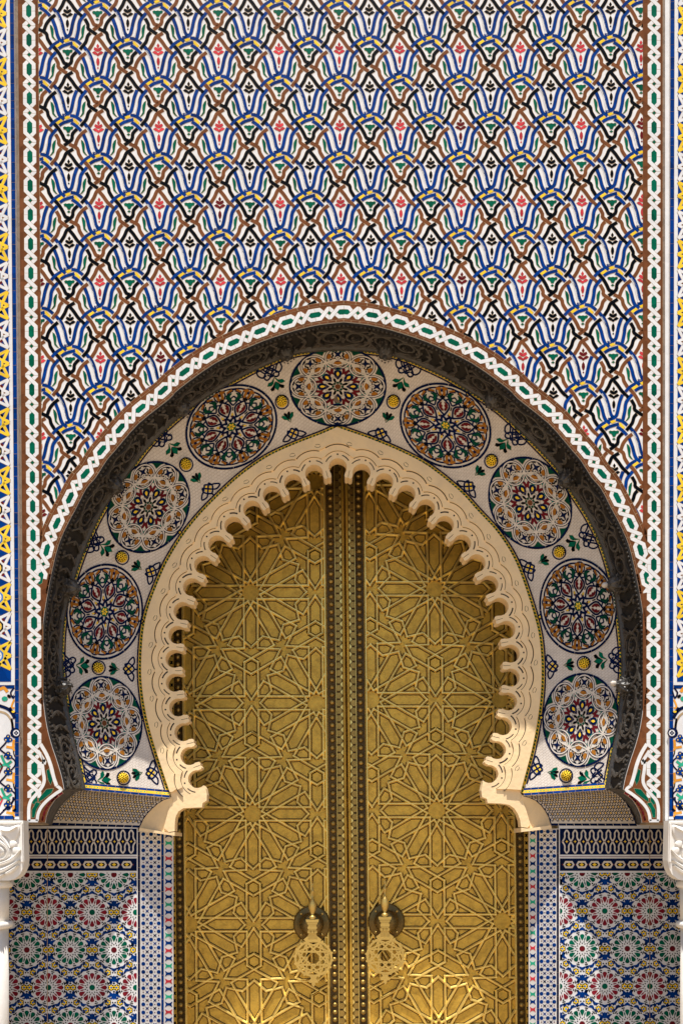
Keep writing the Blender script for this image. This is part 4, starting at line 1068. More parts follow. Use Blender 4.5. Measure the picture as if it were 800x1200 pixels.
# ---------------------------------------------------------------- lower walls with star mosaic
FD = flat(DD)
def star(cx, cy, n, r1, r2, a0=0):
    return [(cx + (r1 if k % 2 == 0 else r2) * math.cos(a0 + k * PI / n), cy + (r1 if k % 2 == 0 else r2) * math.sin(a0 + k * PI / n)) for k in range(2 * n)]
BOT = 1352
def dado(side):
    if side < 0: x0, x1, xi, y0 = -40, 161.5, 56, 968; lab = 'lower wall left of the door with red and green star mosaic, beside the left column'
    else: x0, x1, xi, y0 = 654.5, 850, 760.5, 966.5; lab = 'lower wall right of the door with red and green star mosaic, beside the right column'
    d = thing('lower_wall', lab, 'tiled wall', tuple(P((x0 + x1) / 2, BOT, DD)), 'lower mosaic walls flanking the door')
    vs, fs = prism([(x0, y0), (x1, y0), (x1, BOT), (x0, BOT)], FD, -0.8, 0.0); meshobj('wall_bed', vs, fs, ['white'], d)
    lo, hi = x0 + 1, x1 - 1
    def kp(poly): return min(p[0] for p in poly) >= lo and max(p[0] for p in poly) <= hi and min(p[1] for p in poly) > y0 and max(p[1] for p in poly) < BOT - 2
    mo = Mosaic(d, FD, kp)
    # frieze 1 : pale interlace on navy with yellow crosses, y 971-1001
    for k in range(20):
        a, b = x0 + 1 + k * (x1 - x0 - 2) / 20, x0 + 1 + (k + 1) * (x1 - x0 - 2) / 20
        mo.add('frieze_bed', 'navy', [(a, 971), (b, 971), (b, 1001.5), (a, 1001.5)], h0=0.0, h1=0.0012, grout=0)
    p = 9.75; xs = (xi + 0.5) % p + (math.floor(x0 / p)) * p
    k = 0
    while xs < x1 + 5:
        for sg in (-1, 1):
            pts = [(xs, 972.5), (xs + sg * 2.4, 976), (xs + sg * 2.2, 980), (xs + sg * 3.0, 983), (xs + sg * 4.9, 986.2), (xs + sg * 3.0, 989.5), (xs + sg * 2.2, 992.5), (xs + sg * 2.4, 996.5), (xs, 1000)]
            mo.band('frieze_strap', 'cream_tile', pts, 1.7, 2, h0=0.0012, h1=0.003, grout=0)
        mo.add('frieze_cross', 'yellow', star(xs, 986.2, 4, 1.9, 0.8), h0=0.0012, h1=0.003, grout=0, single=False)
        mo.add('frieze_cross', 'maroon', ell(xs + p / 2, 986.2, 0.7, n=4), h0=0.003, h1=0.0036, grout=0, single=False)
        for vv in (975.5, 997.5): 
            mo.add('frieze_cross', 'navy', [(xs + p / 2 - 1.2, 971.3), (xs + p / 2 + 1.2, 971.3), (xs + p / 2 + 0.4, 975)], h0=0.0012, h1=0.002, grout=0, single=False)
        xs += p
    # frieze 2: cartouches y 1006-1021
    for k in range(20):
        a, b = x0 + 1 + k * (x1 - x0 - 2) / 20, x0 + 1 + (k + 1) * (x1 - x0 - 2) / 20
        mo.add('frieze_bed', 'navy', [(a, 1006), (b, 1006), (b, 1020.5), (a, 1020.5)], h0=0.0, h1=0.0012, grout=0)
        mo.add('frieze_line', 'maroon', [(a, 1003.6), (b, 1003.6), (b, 1004.2), (a, 1004.2)], h0=0.0, h1=0.0012, grout=0, single=False)
    p = 15.0; xs = xi + 3.0 - p * 12 + (7.5 if side > 0 else 0)
    while xs < x1 + 8:
        o_ = [(xs - 6.6, 1013.2), (xs - 4.2, 1009), (xs + 4.2, 1009), (xs + 6.6, 1013.2), (xs + 4.2, 1017.4), (xs - 4.2, 1017.4)]
        mo.add('cartouche', 'cream_tile', o_, h0=0.0012, h1=0.003, grout=0)
        mo.add('cartouche_heart', 'black', [(xs - 4.4, 1013.2), (xs - 3, 1011.2), (xs + 3, 1011.2), (xs + 4.4, 1013.2), (xs + 3, 1015.2), (xs - 3, 1015.2)], h0=0.003, h1=0.0038, grout=0, single=False)
        mo.add('cartouche_heart', 'yellow', [(xs - 2.8, 1013.2), (xs - 1, 1012.1), (xs, 1010.8), (xs + 1, 1012.1), (xs + 2.8, 1013.2), (xs + 1, 1014.3), (xs, 1015.6), (xs - 1, 1014.3)], h0=0.0038, h1=0.0046, grout=0, single=False)
        mo.add('cartouche_heart', 'maroon', ell(xs + 7.5, 1013.2, 1.0, n=4), h0=0.0012, h1=0.0032, grout=0, single=False)
        xs += p
    # star mosaic
    def kp2(poly): return kp(poly) and min(p[1] for p in poly) > 1023
    mo.keep = None; mo.box = (lo, 1022.8, hi, BOT - 2)
    ref = 57.3 if side < 0 else 708.0
    pi_ = 51.0 if side < 0 else 52.8
    roff = 0 if side < 0 else -1.5
    for j in range(0, 8):
        cy = 1025 + roff + 44.1 * j
        redp = j % 2 == 1
        for i in range(-5, 5):
            cx = ref + pi_ * i + (0 if redp else pi_ / 2)
            if cx < x0 - 30 or cx > x1 + 30: continue
            pc, cc = ('maroon', 'green') if redp else ('green', 'maroon')
            if redp: pc = 'darkred'
            mo.add('star_centre', cc, ell(cx, cy, 3.4, n=10), grout=0)
            for k in range(12):
                a = k * PI / 6; ca, sa = math.cos(a), math.sin(a)
                def q(L_): return [(cx + x * ca - y * sa, cy + x * sa + y * ca) for x, y in L_]
                mo.add('petal_tile', pc, q([(9.3, 0), (12.0, -1.5), (15.0, -2.7), (16.6, -1.9), (17.2, 0), (16.6, 1.9), (15.0, 2.7), (12.0, 1.5)]), grout=0)
                mo.add('mosaic_chip', 'black', q(ell(6.3, 0, 1.05, 0.8, 4)), grout=0, single=False)
                a2 = a + PI / 12; ca, sa = math.cos(a2), math.sin(a2)
                mo.add('mosaic_chip', pc, q([(8.6, 0), (12, -0.8), (15.2, 0), (12, 0.8)]), grout=0, single=False)
                mo.add('mosaic_chip', 'black', q([(8.0, -0.8), (9.3, 0), (8.0, 0.8), (7.1, 0)]), grout=0, single=False)
                mo.add('mosaic_chip', 'black', q([(16.6, -1.3), (18.0, 0), (16.6, 1.3), (15.9, 0)]), grout=0, single=False)
                mo.add('mosaic_chip', 'black', q([(18.4, -1.9), (19.6, -1.9), (19.6, 1.9), (18.4, 1.9)]), grout=0, single=False)
                mo.add('mosaic_chip', 'black', q(ell(21.3, 0, 1.15, n=4)), grout=0, single=False)
                if k % 3 == 1 or k % 3 == 2: mo.add('mosaic_chip', 'blue', [(cx + x * ca - y * sa, cy + x * sa + y * ca) for x, y in [(22.0, -2.6), (24.4, -1.0), (24.4, 1.0), (22.0, 2.6), (21.4, 1.2), (21.4, -1.2)]], grout=0, single=False)
            for sx, sy in ((22.3, 0), (-22.3, 0), (18.4, 17.5), (-18.4, 17.5), (18.4, -17.5), (-18.4, -17.5)):
                X, Y = cx + sx * pi_ / 51, cy + sy
                mo.add('small_star', 'black', star(X, Y, 6, 4.3, 3.5, PI / 6), grout=0, h1=0.0022); mo.add('small_star', 'yellow', star(X, Y, 6, 4.1, 2.0, PI / 6), h0=0.0022, h1=0.003, grout=0)
                mo.add('mosaic_chip', 'sky_blue', ell(X, Y, 1.25, n=6), h0=0.003, h1=0.0036, grout=0, single=False)
                for k in range(6):
                    a = k * PI / 3; 
                    mo.add('mosaic_chip', 'black', ell(X + 5.6 * math.cos(a), Y + 5.6 * math.sin(a), 1.1, n=4), grout=0, single=False)
            for sx, sy, sc_ in ((0, -34, 1.25), (0, 22.6, 0.8), (0, -22.6, 0.8), (10.8, 19.5, 0.85), (-10.8, 19.5, 0.85), (10.8, -19.5, 0.85), (-10.8, -19.5, 0.85), (17, -8.6, 0.85), (-17, -8.6, 0.85), (17, 8.6, 0.85), (-17, 8.6, 0.85), (25.5, 10, 1.2), (25.5, -10, 1.2)):
                X, Y = cx + sx * pi_ / 51, cy + sy
                if abs(sx) > 16 and abs(sx) < 20: X = cx + sx * 1.22 * pi_ / 51
                a = math.atan2(sy, sx)
                if sc_ > 1: sh = [(-3.1, -3.6), (-1, -2.6), (0, -3.6), (1, -2.6), (3.1, -3.6), (2.2, 0), (3.1, 3.6), (1, 2.6), (0, 3.6), (-1, 2.6), (-3.1, 3.6), (-2.2, 0)]; mo.add('bow_tile', 'blue', [(X + x * 1.2, Y + y * 1.15) for x, y in sh], grout=0)
                else:
                    sh = [(-1.6, -3.2), (0.6, -2.2), (2.2, 0), (0.6, 2.2), (-1.6, 3.2), (-0.6, 0)]; mo.add('bow_tile', 'blue', [(X + 1.35 * (x * math.cos(a) - y * math.sin(a)), Y + 1.35 * (x * math.sin(a) + y * math.cos(a))) for x, y in sh], grout=0)
    mo.box = None
    # panel joint
    mo.add('panel_joint', 'grout', [(xi - 0.3, y0 + 2), (xi + 0.3, y0 + 2), (xi + 0.3, BOT - 3), (xi - 0.3, BOT - 3)], h0=0.0, h1=0.0048, grout=0, single=False)
    mo.flush(min_area=11)
tile('darkred', (0.21, 0.014, 0.026), var=0.25)
for s_ in (-1, 1): dado(s_)

# ---------------------------------------------------------------- jambs
def jamb(side):
    if side < 0: ua, ub, da, db, y0 = 161.5, 203.5, DD, 1.66, 974
    else: ua, ub, da, db, y0 = 654.5, 619.0, DD, 1.66, 971
    th = thing('tiled_jamb', ('left' if side < 0 else 'right') + ' door jamb strip of navy dots and crosses on white tiles', 'tiled jamb', tuple(P((ua + ub) / 2, BOT, 1.2)), 'tiled jambs of the brass door')
    W = abs(ub - ua)
    def f(s, v, h=0.0):      # s from the wall edge towards the door
        p = P(ua, v, da).lerp(P(ub, v, db), s / W); return (p.x + h * (0.7 if side < 0 else -0.7), p.y - h * 0.7, p.z)
    V = [f(0, y0), f(W, y0), f(W, BOT), f(0, BOT)]
    V += [tuple(P(ub, y0, 1.75)), tuple(P(ub, BOT, 1.75))]
    k_ = (DC + 1.9) / (DC + db)
    q_ = (ub - 1.5) if side < 0 else (ub - 0.5)
    V[4] = tuple(P(q_, y0, 2.55)); V[5] = tuple(P(q_, BOT, 2.55)); V[4] = (V[4][0], 2.55, V[1][2]); V[5] = (V[5][0], 2.55, V[2][2])
    F = [(0, 3, 2, 1), (1, 2, 5, 4)] if side < 0 else [(0, 1, 2, 3), (1, 4, 5, 2)]
    meshobj('jamb_bed', V, F, ['white'], th)
    mo = Mosaic(th, f)
    def strip_(a, b, m_, tl=14, kd='edge_tile'):
        v = y0 + 1
        while v < BOT - 2:
            e = min(v + tl, BOT - 2); mo.add(kd, m_, [(a, v), (b, v), (b, e - 0.4), (a, e - 0.4)] if side < 0 else [(a, v), (a, e - 0.4), (b, e - 0.4), (b, v)], h0=0, h1=0.0025, grout=0.2); v += tl
    s1, s2 = (4.2, 26.5) if side < 0 else (3.6, 22.0)
    strip_(0.3, 2.6 if side < 0 else 2.4, 'navy')
    wA = (s2 - s1); nc = 5; cw = wA / nc
    rows = int((BOT - y0 - 4) / 4.75)
    for r_ in range(rows):
        y = y0 + 3.5 + r_ * 4.75
        for c in range(nc):
            x = s1 + (c + 0.5) * cw
            if r_ % 2 == 0:
                if c % 2 == 0: mo.add('dot_tile', 'blue', ell(x, y, 2.35, 2.35, 8, a0=PI / 8), h0=0, h1=0.0025, grout=0)
                else: mo.add('small_dot', 'maroon', ell(x, y, 0.8, n=4), h0=0, h1=0.0025, grout=0, single=False)
            else:
                if c % 2 == 1: mo.add('cross_tile', 'blue' if (r_ // 2 + c) % 3 else 'navy', star(x, y, 4, 3.0, 0.9, PI / 4), h0=0, h1=0.0025, grout=0)
                else: mo.add('small_dot', 'maroon', ell(x, y, 0.8, n=4), h0=0, h1=0.0025, grout=0, single=False)
    strip_(s2 + 0.9, s2 + 3.6, 'blue')
    t0 = s2 + 5.2; t1 = W - 1.5; tm_ = (t0 + t1) / 2; hw = (t1 - t0) / 2
    cols = ['blue', 'mint', 'blue', 'red']; k = 0; y = y0 + 5
    while y < BOT - 6:
        cc = cols[k % 4]
        mo.add('bow_tile', cc, [(t0, y - 3.4), (tm_ - hw * 0.3, y - 1.5), (tm_ + hw * 0.3, y - 1.5), (t1, y - 3.4), (t1 - hw * 0.25, y), (t1, y + 3.4), (tm_ + hw * 0.3, y + 1.5), (tm_ - hw * 0.3, y + 1.5), (t0, y + 3.4), (t0 + hw * 0.25, y)], h0=0, h1=0.0025, grout=0)
        y += 9.0 if k % 1 == 0 else 5; k += 1
    mo.flush(min_area=7)
for s_ in (-1, 1): jamb(s_)

# ---------------------------------------------------------------- brass doors
DDR = 2.44
def door(side):
    FDr = flat(DDR)
    if side < 0: x0, x1, cx, cyv, lab = 216.5, 383.0, 296.2, 694.5, 'left brass door leaf with geometric star straps and a knocker'
    else: x0, x1, cx, cyv, lab = 430.5, 602.0, 511.2, 690.5, 'right brass door leaf with geometric star straps and a knocker'
    SH = 0.0095
    def sk(u, v): return (u + SH * (v - 950), v)
    def fD(u, v, h=0.0): return FDr(*sk(u, v), h)
    th = thing('door_leaf', lab, 'door', tuple(P((x0 + x1) / 2, BOT, DDR)), 'pair of brass door leaves')
    Y0, Y1 = 535, BOT
    seam = 407.0
    bx = [(x0 - 16 if side < 0 else seam + 0.5, Y0), (seam - 0.5 if side < 0 else x1 + 18, Y0), (seam - 0.5 if side < 0 else x1 + 18, Y1), (x0 - 16 if side < 0 else seam + 0.5, Y1)]
    vs, fs = prism(bx, fD, -0.1, 0.0); meshobj('door_panel', vs, fs, ['brass'], th)
    mo = Mosaic(th, fD, None)
    # strap pattern
    segs = set(); W = 3.6
    a_ = 151.0; H_ = 8.0
    lines = []
    def rotp(p, ang): c, s = math.cos(ang), math.sin(ang); return (p[0] * c - p[1] * s, p[0] * s + p[1] * c)
    GY = a_ / 2 / math.cos(PI / 6)
    base = []
    for k in range(12):
        th_ = k * PI / 6
        e = 67.5 if k % 2 == 0 else 66.0
        for sg in (-1, 1):
            p0 = (H_ * 1.0, sg * H_); p1 = (e, sg * H_)
            base.append((rotp(p0, th_), rotp(p1, th_)))
        r0 = 65.4 if k % 2 == 0 else 65.0
        r1 = 65.0 if k % 2 == 0 else 65.4
        mid_ = (54 * math.cos(th_ + PI / 12), 54 * math.sin(th_ + PI / 12))
        base.append(((r0 * math.cos(th_), r0 * math.sin(th_)), mid_)); base.append((mid_, (r1 * math.cos(th_ + PI / 6), r1 * math.sin(th_ + PI / 6))))
    ms = []
    for k in range(3):       # three edge midpoints per rosette
        ang = k * PI / 3; M_ = rotp((a_ / 2, 0), ang)
        for sy in (-1, 1):
            for sx in (-1, 1):
                ms.append((rotp((0, sy * 3.9), ang), rotp((sx * 14.3, sy * 26.1), ang), M_))
                c0 = (sx * 8.0, sy * 7.9); c1 = (sx * 8.0, sy * (GY / 2 + 4.6)); c2 = (0.0, sy * (GY / 2 + 9.2))
                c2 = (c1[0] - sx * 8.0, c1[1] + sy * 4.6)
                ms.append((rotp(c0, ang), rotp(c1, ang), M_)); ms.append((rotp(c1, ang), rotp(c2, ang), M_))
    for s in ms: base.append(((s[0][0] + s[2][0], s[0][1] + s[2][1]), (s[1][0] + s[2][0], s[1][1] + s[2][1])))
    XL, XR = x0 + 1.2, x1 - 1.2
    def clip(p, q):
        (ax, ay), (bx_, by) = p, q
        for lim, sg in ((XL, 1), (XR, -1)):
            fa, fb = sg * (ax - lim), sg * (bx_ - lim)
            if fa < 0 and fb < 0: return None
            if fa < 0: t = fa / (fa - fb); ax, ay = ax + (bx_ - ax) * t, ay + (by - ay) * t
            elif fb < 0: t = fb / (fb - fa); bx_, by = bx_ + (ax - bx_) * t, by + (ay - by) * t
        if (ay < Y0 and by < Y0) or (ay > Y1 - 3 and by > Y1 - 3): return None
        by = min(max(by, Y0), Y1 - 3) if by != ay else by
        if math.hypot(ax - bx_, ay - by) < 1.5: return None
        return ((ax, ay), (bx_, by))
    seen = set(); L_all = []
    for j in range(-2, 6):
        for i in range(-2, 3):
            ox = cx + a_ * (i + (0.5 if j % 2 else 0)) ; oy = cyv + (a_ * math.sqrt(3) / 2) * 0.9915 * j
            for p, q in base:
                # keep the drawing 1% flatter as measured
                c = clip((ox + p[0], oy + p[1] * 0.9915), (ox + q[0], oy + q[1] * 0.9915))
                if not c: continue
                key = (round((c[0][0] + c[1][0]) / 2 * 1.0), round((c[0][1] + c[1][1]) / 2 * 1.0), round(math.hypot(c[0][0] - c[1][0], c[0][1] - c[1][1]) / 2))
                if key in seen: continue
                seen.add(key); L_all.append(c)
    bars = []
    for c in L_all:
        (ax, ay), (bx_, by) = c; dx, dy = bx_ - ax, by - ay; l = math.hypot(dx, dy); dx /= l; dy /= l
        e = W * 0.32; A_, B_ = (ax - dx * e, ay - dy * e), (bx_ + dx * e, by + dy * e); nx, ny = -dy, dx
        jit = (hash((round(ax), round(by))) % 7) * 0.0004
        sec = ((-0.5, 0.0), (-0.46, 0.022), (-0.12, 0.043 + jit), (0.12, 0.043 + jit), (0.46, 0.022), (0.5, 0.0))
        V = []
        for Q in (A_, B_):
            for t, h in sec: V.append(Vector(fD(Q[0] + nx * t * W, Q[1] + ny * t * W, h)))
        F = [(i, i + 1, i + 7, i + 6) for i in range(5)] + [(0, 6, 11, 5)[::-1]] + [(5, 4, 3, 2, 1, 0), (6, 7, 8, 9, 10, 11)]
        F = [tuple(q[::-1]) for q in F]
        bars.append((l, V, F))
        mo.g.append((strip([(ax, ay), (bx_, by)], W + 1.9), 0.0, 0.002, 'brass_dark'))  # dark band along each strap: patina with groove shade painted in
    bars.sort(key=lambda b: -b[0])
    off = th.location; cache = {}
    for l, V, F in bars[:300]:
        c = sum(V, Vector()) / len(V)
        key = tuple(round(x, 3) for v in V for x in (v - c))
        me = cache.get(key)
        if me is None:
            me = bpy.data.meshes.new('strap'); me.from_pydata([tuple(v - c) for v in V], [], F); me.materials.append(M['brass_strap']); me.update(); cache[key] = me
        o = bpy.data.objects.new('strap', me); o.location = c - off; link(o, th)
    V2, F2 = [], []
    for l, V, F in bars[300:]:
        b = len(V2); V2 += V; F2 += [tuple(i + b for i in q) for q in F]
    if V2: meshobj('short_strap', V2, F2, ['brass_strap'], th, kind='stuff')
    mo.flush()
    # upright frame bars, stud rows, dentils
    def vbar(u, w_, h, m_, name='frame_bar'):
        V, F = [], []
        for v in (Y0, Y1 - 1):
            for t, hh in ((-0.5, 0), (-0.4, h * 0.7), (-0.15, h), (0.15, h), (0.4, h * 0.7), (0.5, 0)): V.append(fD(u + t * w_, v, hh))
        F = [(i, i + 6, i + 7, i + 1) for i in range(5)]
        return meshobj(name, V, F, [m_], th)
    ins = 1 if side < 0 else -1
    e_out, e_in = (x0, x1) if side < 0 else (x1, x0)       # outer edge, edge by the seam
    vbar(e_out, 3.4, 0.045, 'brass_strap'); vbar(e_in, 3.4, 0.045, 'brass_strap')
    def stripbed(a, b, m_, name, h=0.003):
        vs, fs = prism([(min(a, b), Y0), (max(a, b), Y0), (max(a, b), Y1 - 1), (min(a, b), Y1 - 1)], fD, 0, h); meshobj(name, vs, fs, [m_], th)
    st_in = e_in + ins * 7.2; st_out = e_out - ins * 6.6
    stripbed(e_in + ins * 2, e_in + ins * 12, 'brass_dark', 'stud_channel'); stripbed(e_out - ins * 2, e_out - ins * 11, 'brass_dark', 'stud_channel')
    studme = None
    for u, rr_ in ((st_in, 3.3), (st_out, 3.2)):
        v = Y0 + 5
        while v < Y1 - 6:
            c = Vector(fD(u, v, 0.0))
            if studme is None:
                VV, FF = [], []
                k_ = (DC + DDR) / DC / 100
                for r_, h in ((3.3, 0.0), (3.1, 0.022), (2.3, 0.038), (1.3, 0.046), (0.35, 0.049)):
                    for i in range(10): VV.append((r_ * k_ * math.cos(2 * PI * i / 10), -h, r_ * k_ * math.sin(2 * PI * i / 10)))
                for k in range(4):
                    for i in range(10): FF.append((k * 10 + i, k * 10 + (i + 1) % 10, k * 10 + 10 + (i + 1) % 10, k * 10 + 10 + i))
                FF.append(tuple(range(40, 50)))
                studme = bpy.data.meshes.new('stud'); studme.from_pydata(VV, [], FF); studme.materials.append(M['brass_old']); studme.polygons.foreach_set('use_smooth', [True] * len(studme.polygons)); studme.update()
            o = bpy.data.objects.new('stud', studme); o.location = c - off; link(o, th); v += 8.85
    # scalloped dentil strip by the seam
    d0 = e_in + ins * 12.2
    vbar(d0, 1.6, 0.035, 'brass_strap'); d1 = seam - ins * 1.6 if side < 0 else seam + 1.6
    vbar(seam - ins * 2.4, 4.0, 0.05, 'brass', 'meeting_ridge')
    stripbed(d0 + ins * 0.6, seam - ins * 4.2, 'brass_dark', 'dentil_channel', 0.004)
    v = Y0 + 3; mo2 = Mosaic(th, fD)
    wD = abs(seam - ins * 4.2 - (d0 + ins * 0.8))
    while v < Y1 - 8:
        xx = d0 + ins * 0.8
        mo2.add('dentil', 'brass_old', [(xx, v), (xx + ins * wD * 0.55, v - 0.3), (xx + ins * wD * 0.8, v + 1.6), (xx + ins * wD * 0.86, v + 3.2), (xx + ins * wD * 0.8, v + 4.8), (xx + ins * wD * 0.55, v + 6.7), (xx, v + 6.4)], h0=0.004, h1=0.026, grout=0)
        xe = seam - ins * 4.2
        mo2.add('dentil', 'brass_strap', [(xe, v + 4.4), (xe - ins * wD * 0.35, v + 6.6), (xe - ins * wD * 0.4, v + 7.6), (xe - ins * wD * 0.35, v + 8.6), (xe, v + 10.8)], h0=0.004, h1=0.016, grout=0, single=False)
        v += 8.85
    mo2.flush(min_area=6)
    # outer frame strip with black punched marks
    xa = e_out - ins * 11; xb = e_out - ins * 16.5
    stripbed(xa, xb, 'brass', 'edge_strip', 0.012)
    mo3 = Mosaic(th, fD); v = Y0 + 4; xm = e_out - ins * 13.6
    while v < Y1 - 6:
        mo3.add('punched_mark', 'black', [(xm - 2.0, v - 1.8), (xm + 2.0, v - 1.8), (xm + 1.2, v), (xm + 2.0, v + 1.8), (xm - 2.0, v + 1.8), (xm - 0.8, v)], h0=0.012, h1=0.0135, grout=0, single=True); v += 8.8
    mo3.flush(min_area=6)
    # ---- knocker
    ku, kv = (365.5, 1082.5) if side < 0 else (452.3, 1079.5)
    # these were measured on the leaf itself
    ff = flat(DDR - 0.0)
    kn = meshobj('door_knocker', *(lambda VF: (VF[0], VF[1]))(lathe(ff, [(21.5, 0.0), (21.5, 0.03), (19.5, 0.045), (14.5, 0.05), (13.5, 0.07), (10, 0.12), (5, 0.14), (1, 0.14)], 32, ku, kv - 0.0, 0.03)), ['brass_disc'], th, smooth=True, loc=ff(ku, kv, 0))
    kn['label'] = 'brass knocker with pierced round plate, pointed finial and dark round back plate'
    for a in (45, 135, 225, 315):
        V, F = lathe(ff, [(1.6, 0), (1.5, 0.012), (0.8, 0.022), (0.2, 0.024)], 8, ku + 17.2 * math.cos(R(a)), kv + 17.2 * math.sin(R(a)), 0.075)
        meshobj('rivet', V, F, ['brass_new'], kn, smooth=True)
    # the spindle, collar and hinge stand forward of the plate
    fk = flat(DDR - 0.22); 
    def turn(prof, name, m_, uu, hz=0.0, n_=16):     # upright turned piece; prof (v, radius)
        V, F = [], []
        for v, r_ in prof:
            for i in range(n_):
                a = 2 * PI * i / n_; p = fk(uu + r_ * math.cos(a), v, hz); V.append((p[0], p[1] - r_ * math.sin(a) / 100, p[2]))
        for k in range(len(prof) - 1):
            for i in range(n_): F.append((k * n_ + i, k * n_ + (i + 1) % n_, (k + 1) * n_ + (i + 1) % n_, (k + 1) * n_ + i))
        F.append(tuple(range(n_))); F.append(tuple(range((len(prof) - 1) * n_, len(prof) * n_))[::-1])
        return meshobj(name, V, F, [m_], kn, smooth=True)
    o_ = kv - 1082.5; uu = ku + 0.5 if side < 0 else ku - 1.6
    turn([(1034 + o_, 0.3), (1036 + o_, 1.4), (1038.5 + o_, 1.0), (1041, 1.0) if False else (1042 + o_, 0.9), (1043 + o_, 2.0), (1045 + o_, 2.4), (1046.5 + o_, 1.4), (1053 + o_, 1.1), (1054 + o_, 2.2), (1057 + o_, 3.9), (1061 + o_, 4.7), (1065 + o_, 4.4), (1069 + o_, 3.0), (1072.5 + o_, 1.4), (1073.5 + o_, 3.2), (1075.5 + o_, 4.2), (1077 + o_, 2.6)], 'finial', 'brass_new', uu)
    def block(poly, name, h0, h1, m_='brass_new'):
        vs, fs = prism(poly, fk, h0, h1); return meshobj(name, vs, fs, [m_], kn)
    for v0, v1, w0 in ((1077.5, 1080.5, 7.6), (1080.6, 1083, 6.2), (1083.1, 1085.6, 5.0), (1085.7, 1088.5, 5.6), (1088.6, 1090, 4.8)):
        block([(uu - w0, v0 + o_), (uu + w0, v0 + o_), (uu + w0 * 0.93, v1 + o_), (uu - w0 * 0.93, v1 + o_)], 'collar', -0.05, 0.02 + w0 * 0.004)
    for q in (-1, 0, 1): block([(uu + q * 3.9 - 1.7, 1090.2 + o_), (uu + q * 3.9 + 1.7, 1090.2 + o_), (uu + q * 3.9 + 1.7, 1093.4 + o_), (uu + q * 3.9 - 1.7, 1093.4 + o_)], 'hinge_knuckle', -0.03, 0.03)
    block([(uu - 4, 1084 + o_), (uu + 4, 1084 + o_), (uu + 4, 1090 + o_), (uu - 4, 1090 + o_)], 'stem', -0.2, -0.05, 'brass_old')
    # pierced plate: rim, octagon, interlace bars
    pc = (uu + (1.2 if side < 0 else 0.5), 1123.0 + o_); RX, RY = 22.0, 21.5
    pm = Mosaic(kn, fk)
    HB_, HT_ = -0.02, 0.0
    def bandp(pts, w_, hh=0.0): pm.band('plate_bar', 'brass_new', pts, w_, h0=HB_, h1=HT_ + hh, grout=0, single=False)
    block([(uu - 4.2, 1093.6 + o_), (uu + 4.2, 1093.6 + o_), (uu + 5.5, 1097 + o_), (uu + 10.5, 1101 + o_), (pc[0] + 8, 1104.5 + o_), (pc[0] - 8, 1104.5 + o_), (uu - 10.5, 1101 + o_), (uu - 5.5, 1097 + o_)], 'plate_neck', HB_, HT_)
    def cp(r, a): return (pc[0] + RX * r * math.sin(a), pc[1] - RY * r * math.cos(a))
    for k in range(16):
        bandp([cp(0.955, 2 * PI * (k + t / 3) / 16) for t in range(4)], 2.6, 0.002)
    for k in range(8):
        a = k * PI / 4 + PI / 8; b = a + PI / 4
        bandp([cp(0.38, a), cp(0.38, b)], 2.2, 0.003)
    for k in range(8):
        a = k * PI / 4 + PI / 8
        bandp([cp(0.93, a), cp(0.93, a + 3 * PI / 4)], 1.9, 0.0006 * k)
        bandp([cp(0.93, a), cp(0.93, a + 2 * PI / 4)], 1.6, 0.0006 * k + 0.0003)
    for k in range(16):
        a = k * PI / 8
        c_ = cp(1.02, a + 0.1); pm.add('plate_lobe', 'brass_new', ell(c_[0], c_[1], 1.5, n=6), h0=HB_, h1=HT_ + 0.001, grout=0, single=False)
    block([(pc[0] - 5, pc[1] + 20), (pc[0] + 5, pc[1] + 20), (pc[0] + 3, pc[1] + 24), (pc[0] + 6, pc[1] + 26.5), (pc[0] + 5, pc[1] + 29), (pc[0] + 2, pc[1] + 28.5), (pc[0] + 2, pc[1] + 31), (pc[0], pc[1] + 34), (pc[0] - 2, pc[1] + 31), (pc[0] - 2, pc[1] + 28.5), (pc[0] - 5, pc[1] + 29), (pc[0] - 6, pc[1] + 26.5), (pc[0] - 3, pc[1] + 24)], 'plate_tip', HB_, HT_)
    pm.flush()
for s_ in (-1, 1): door(s_)

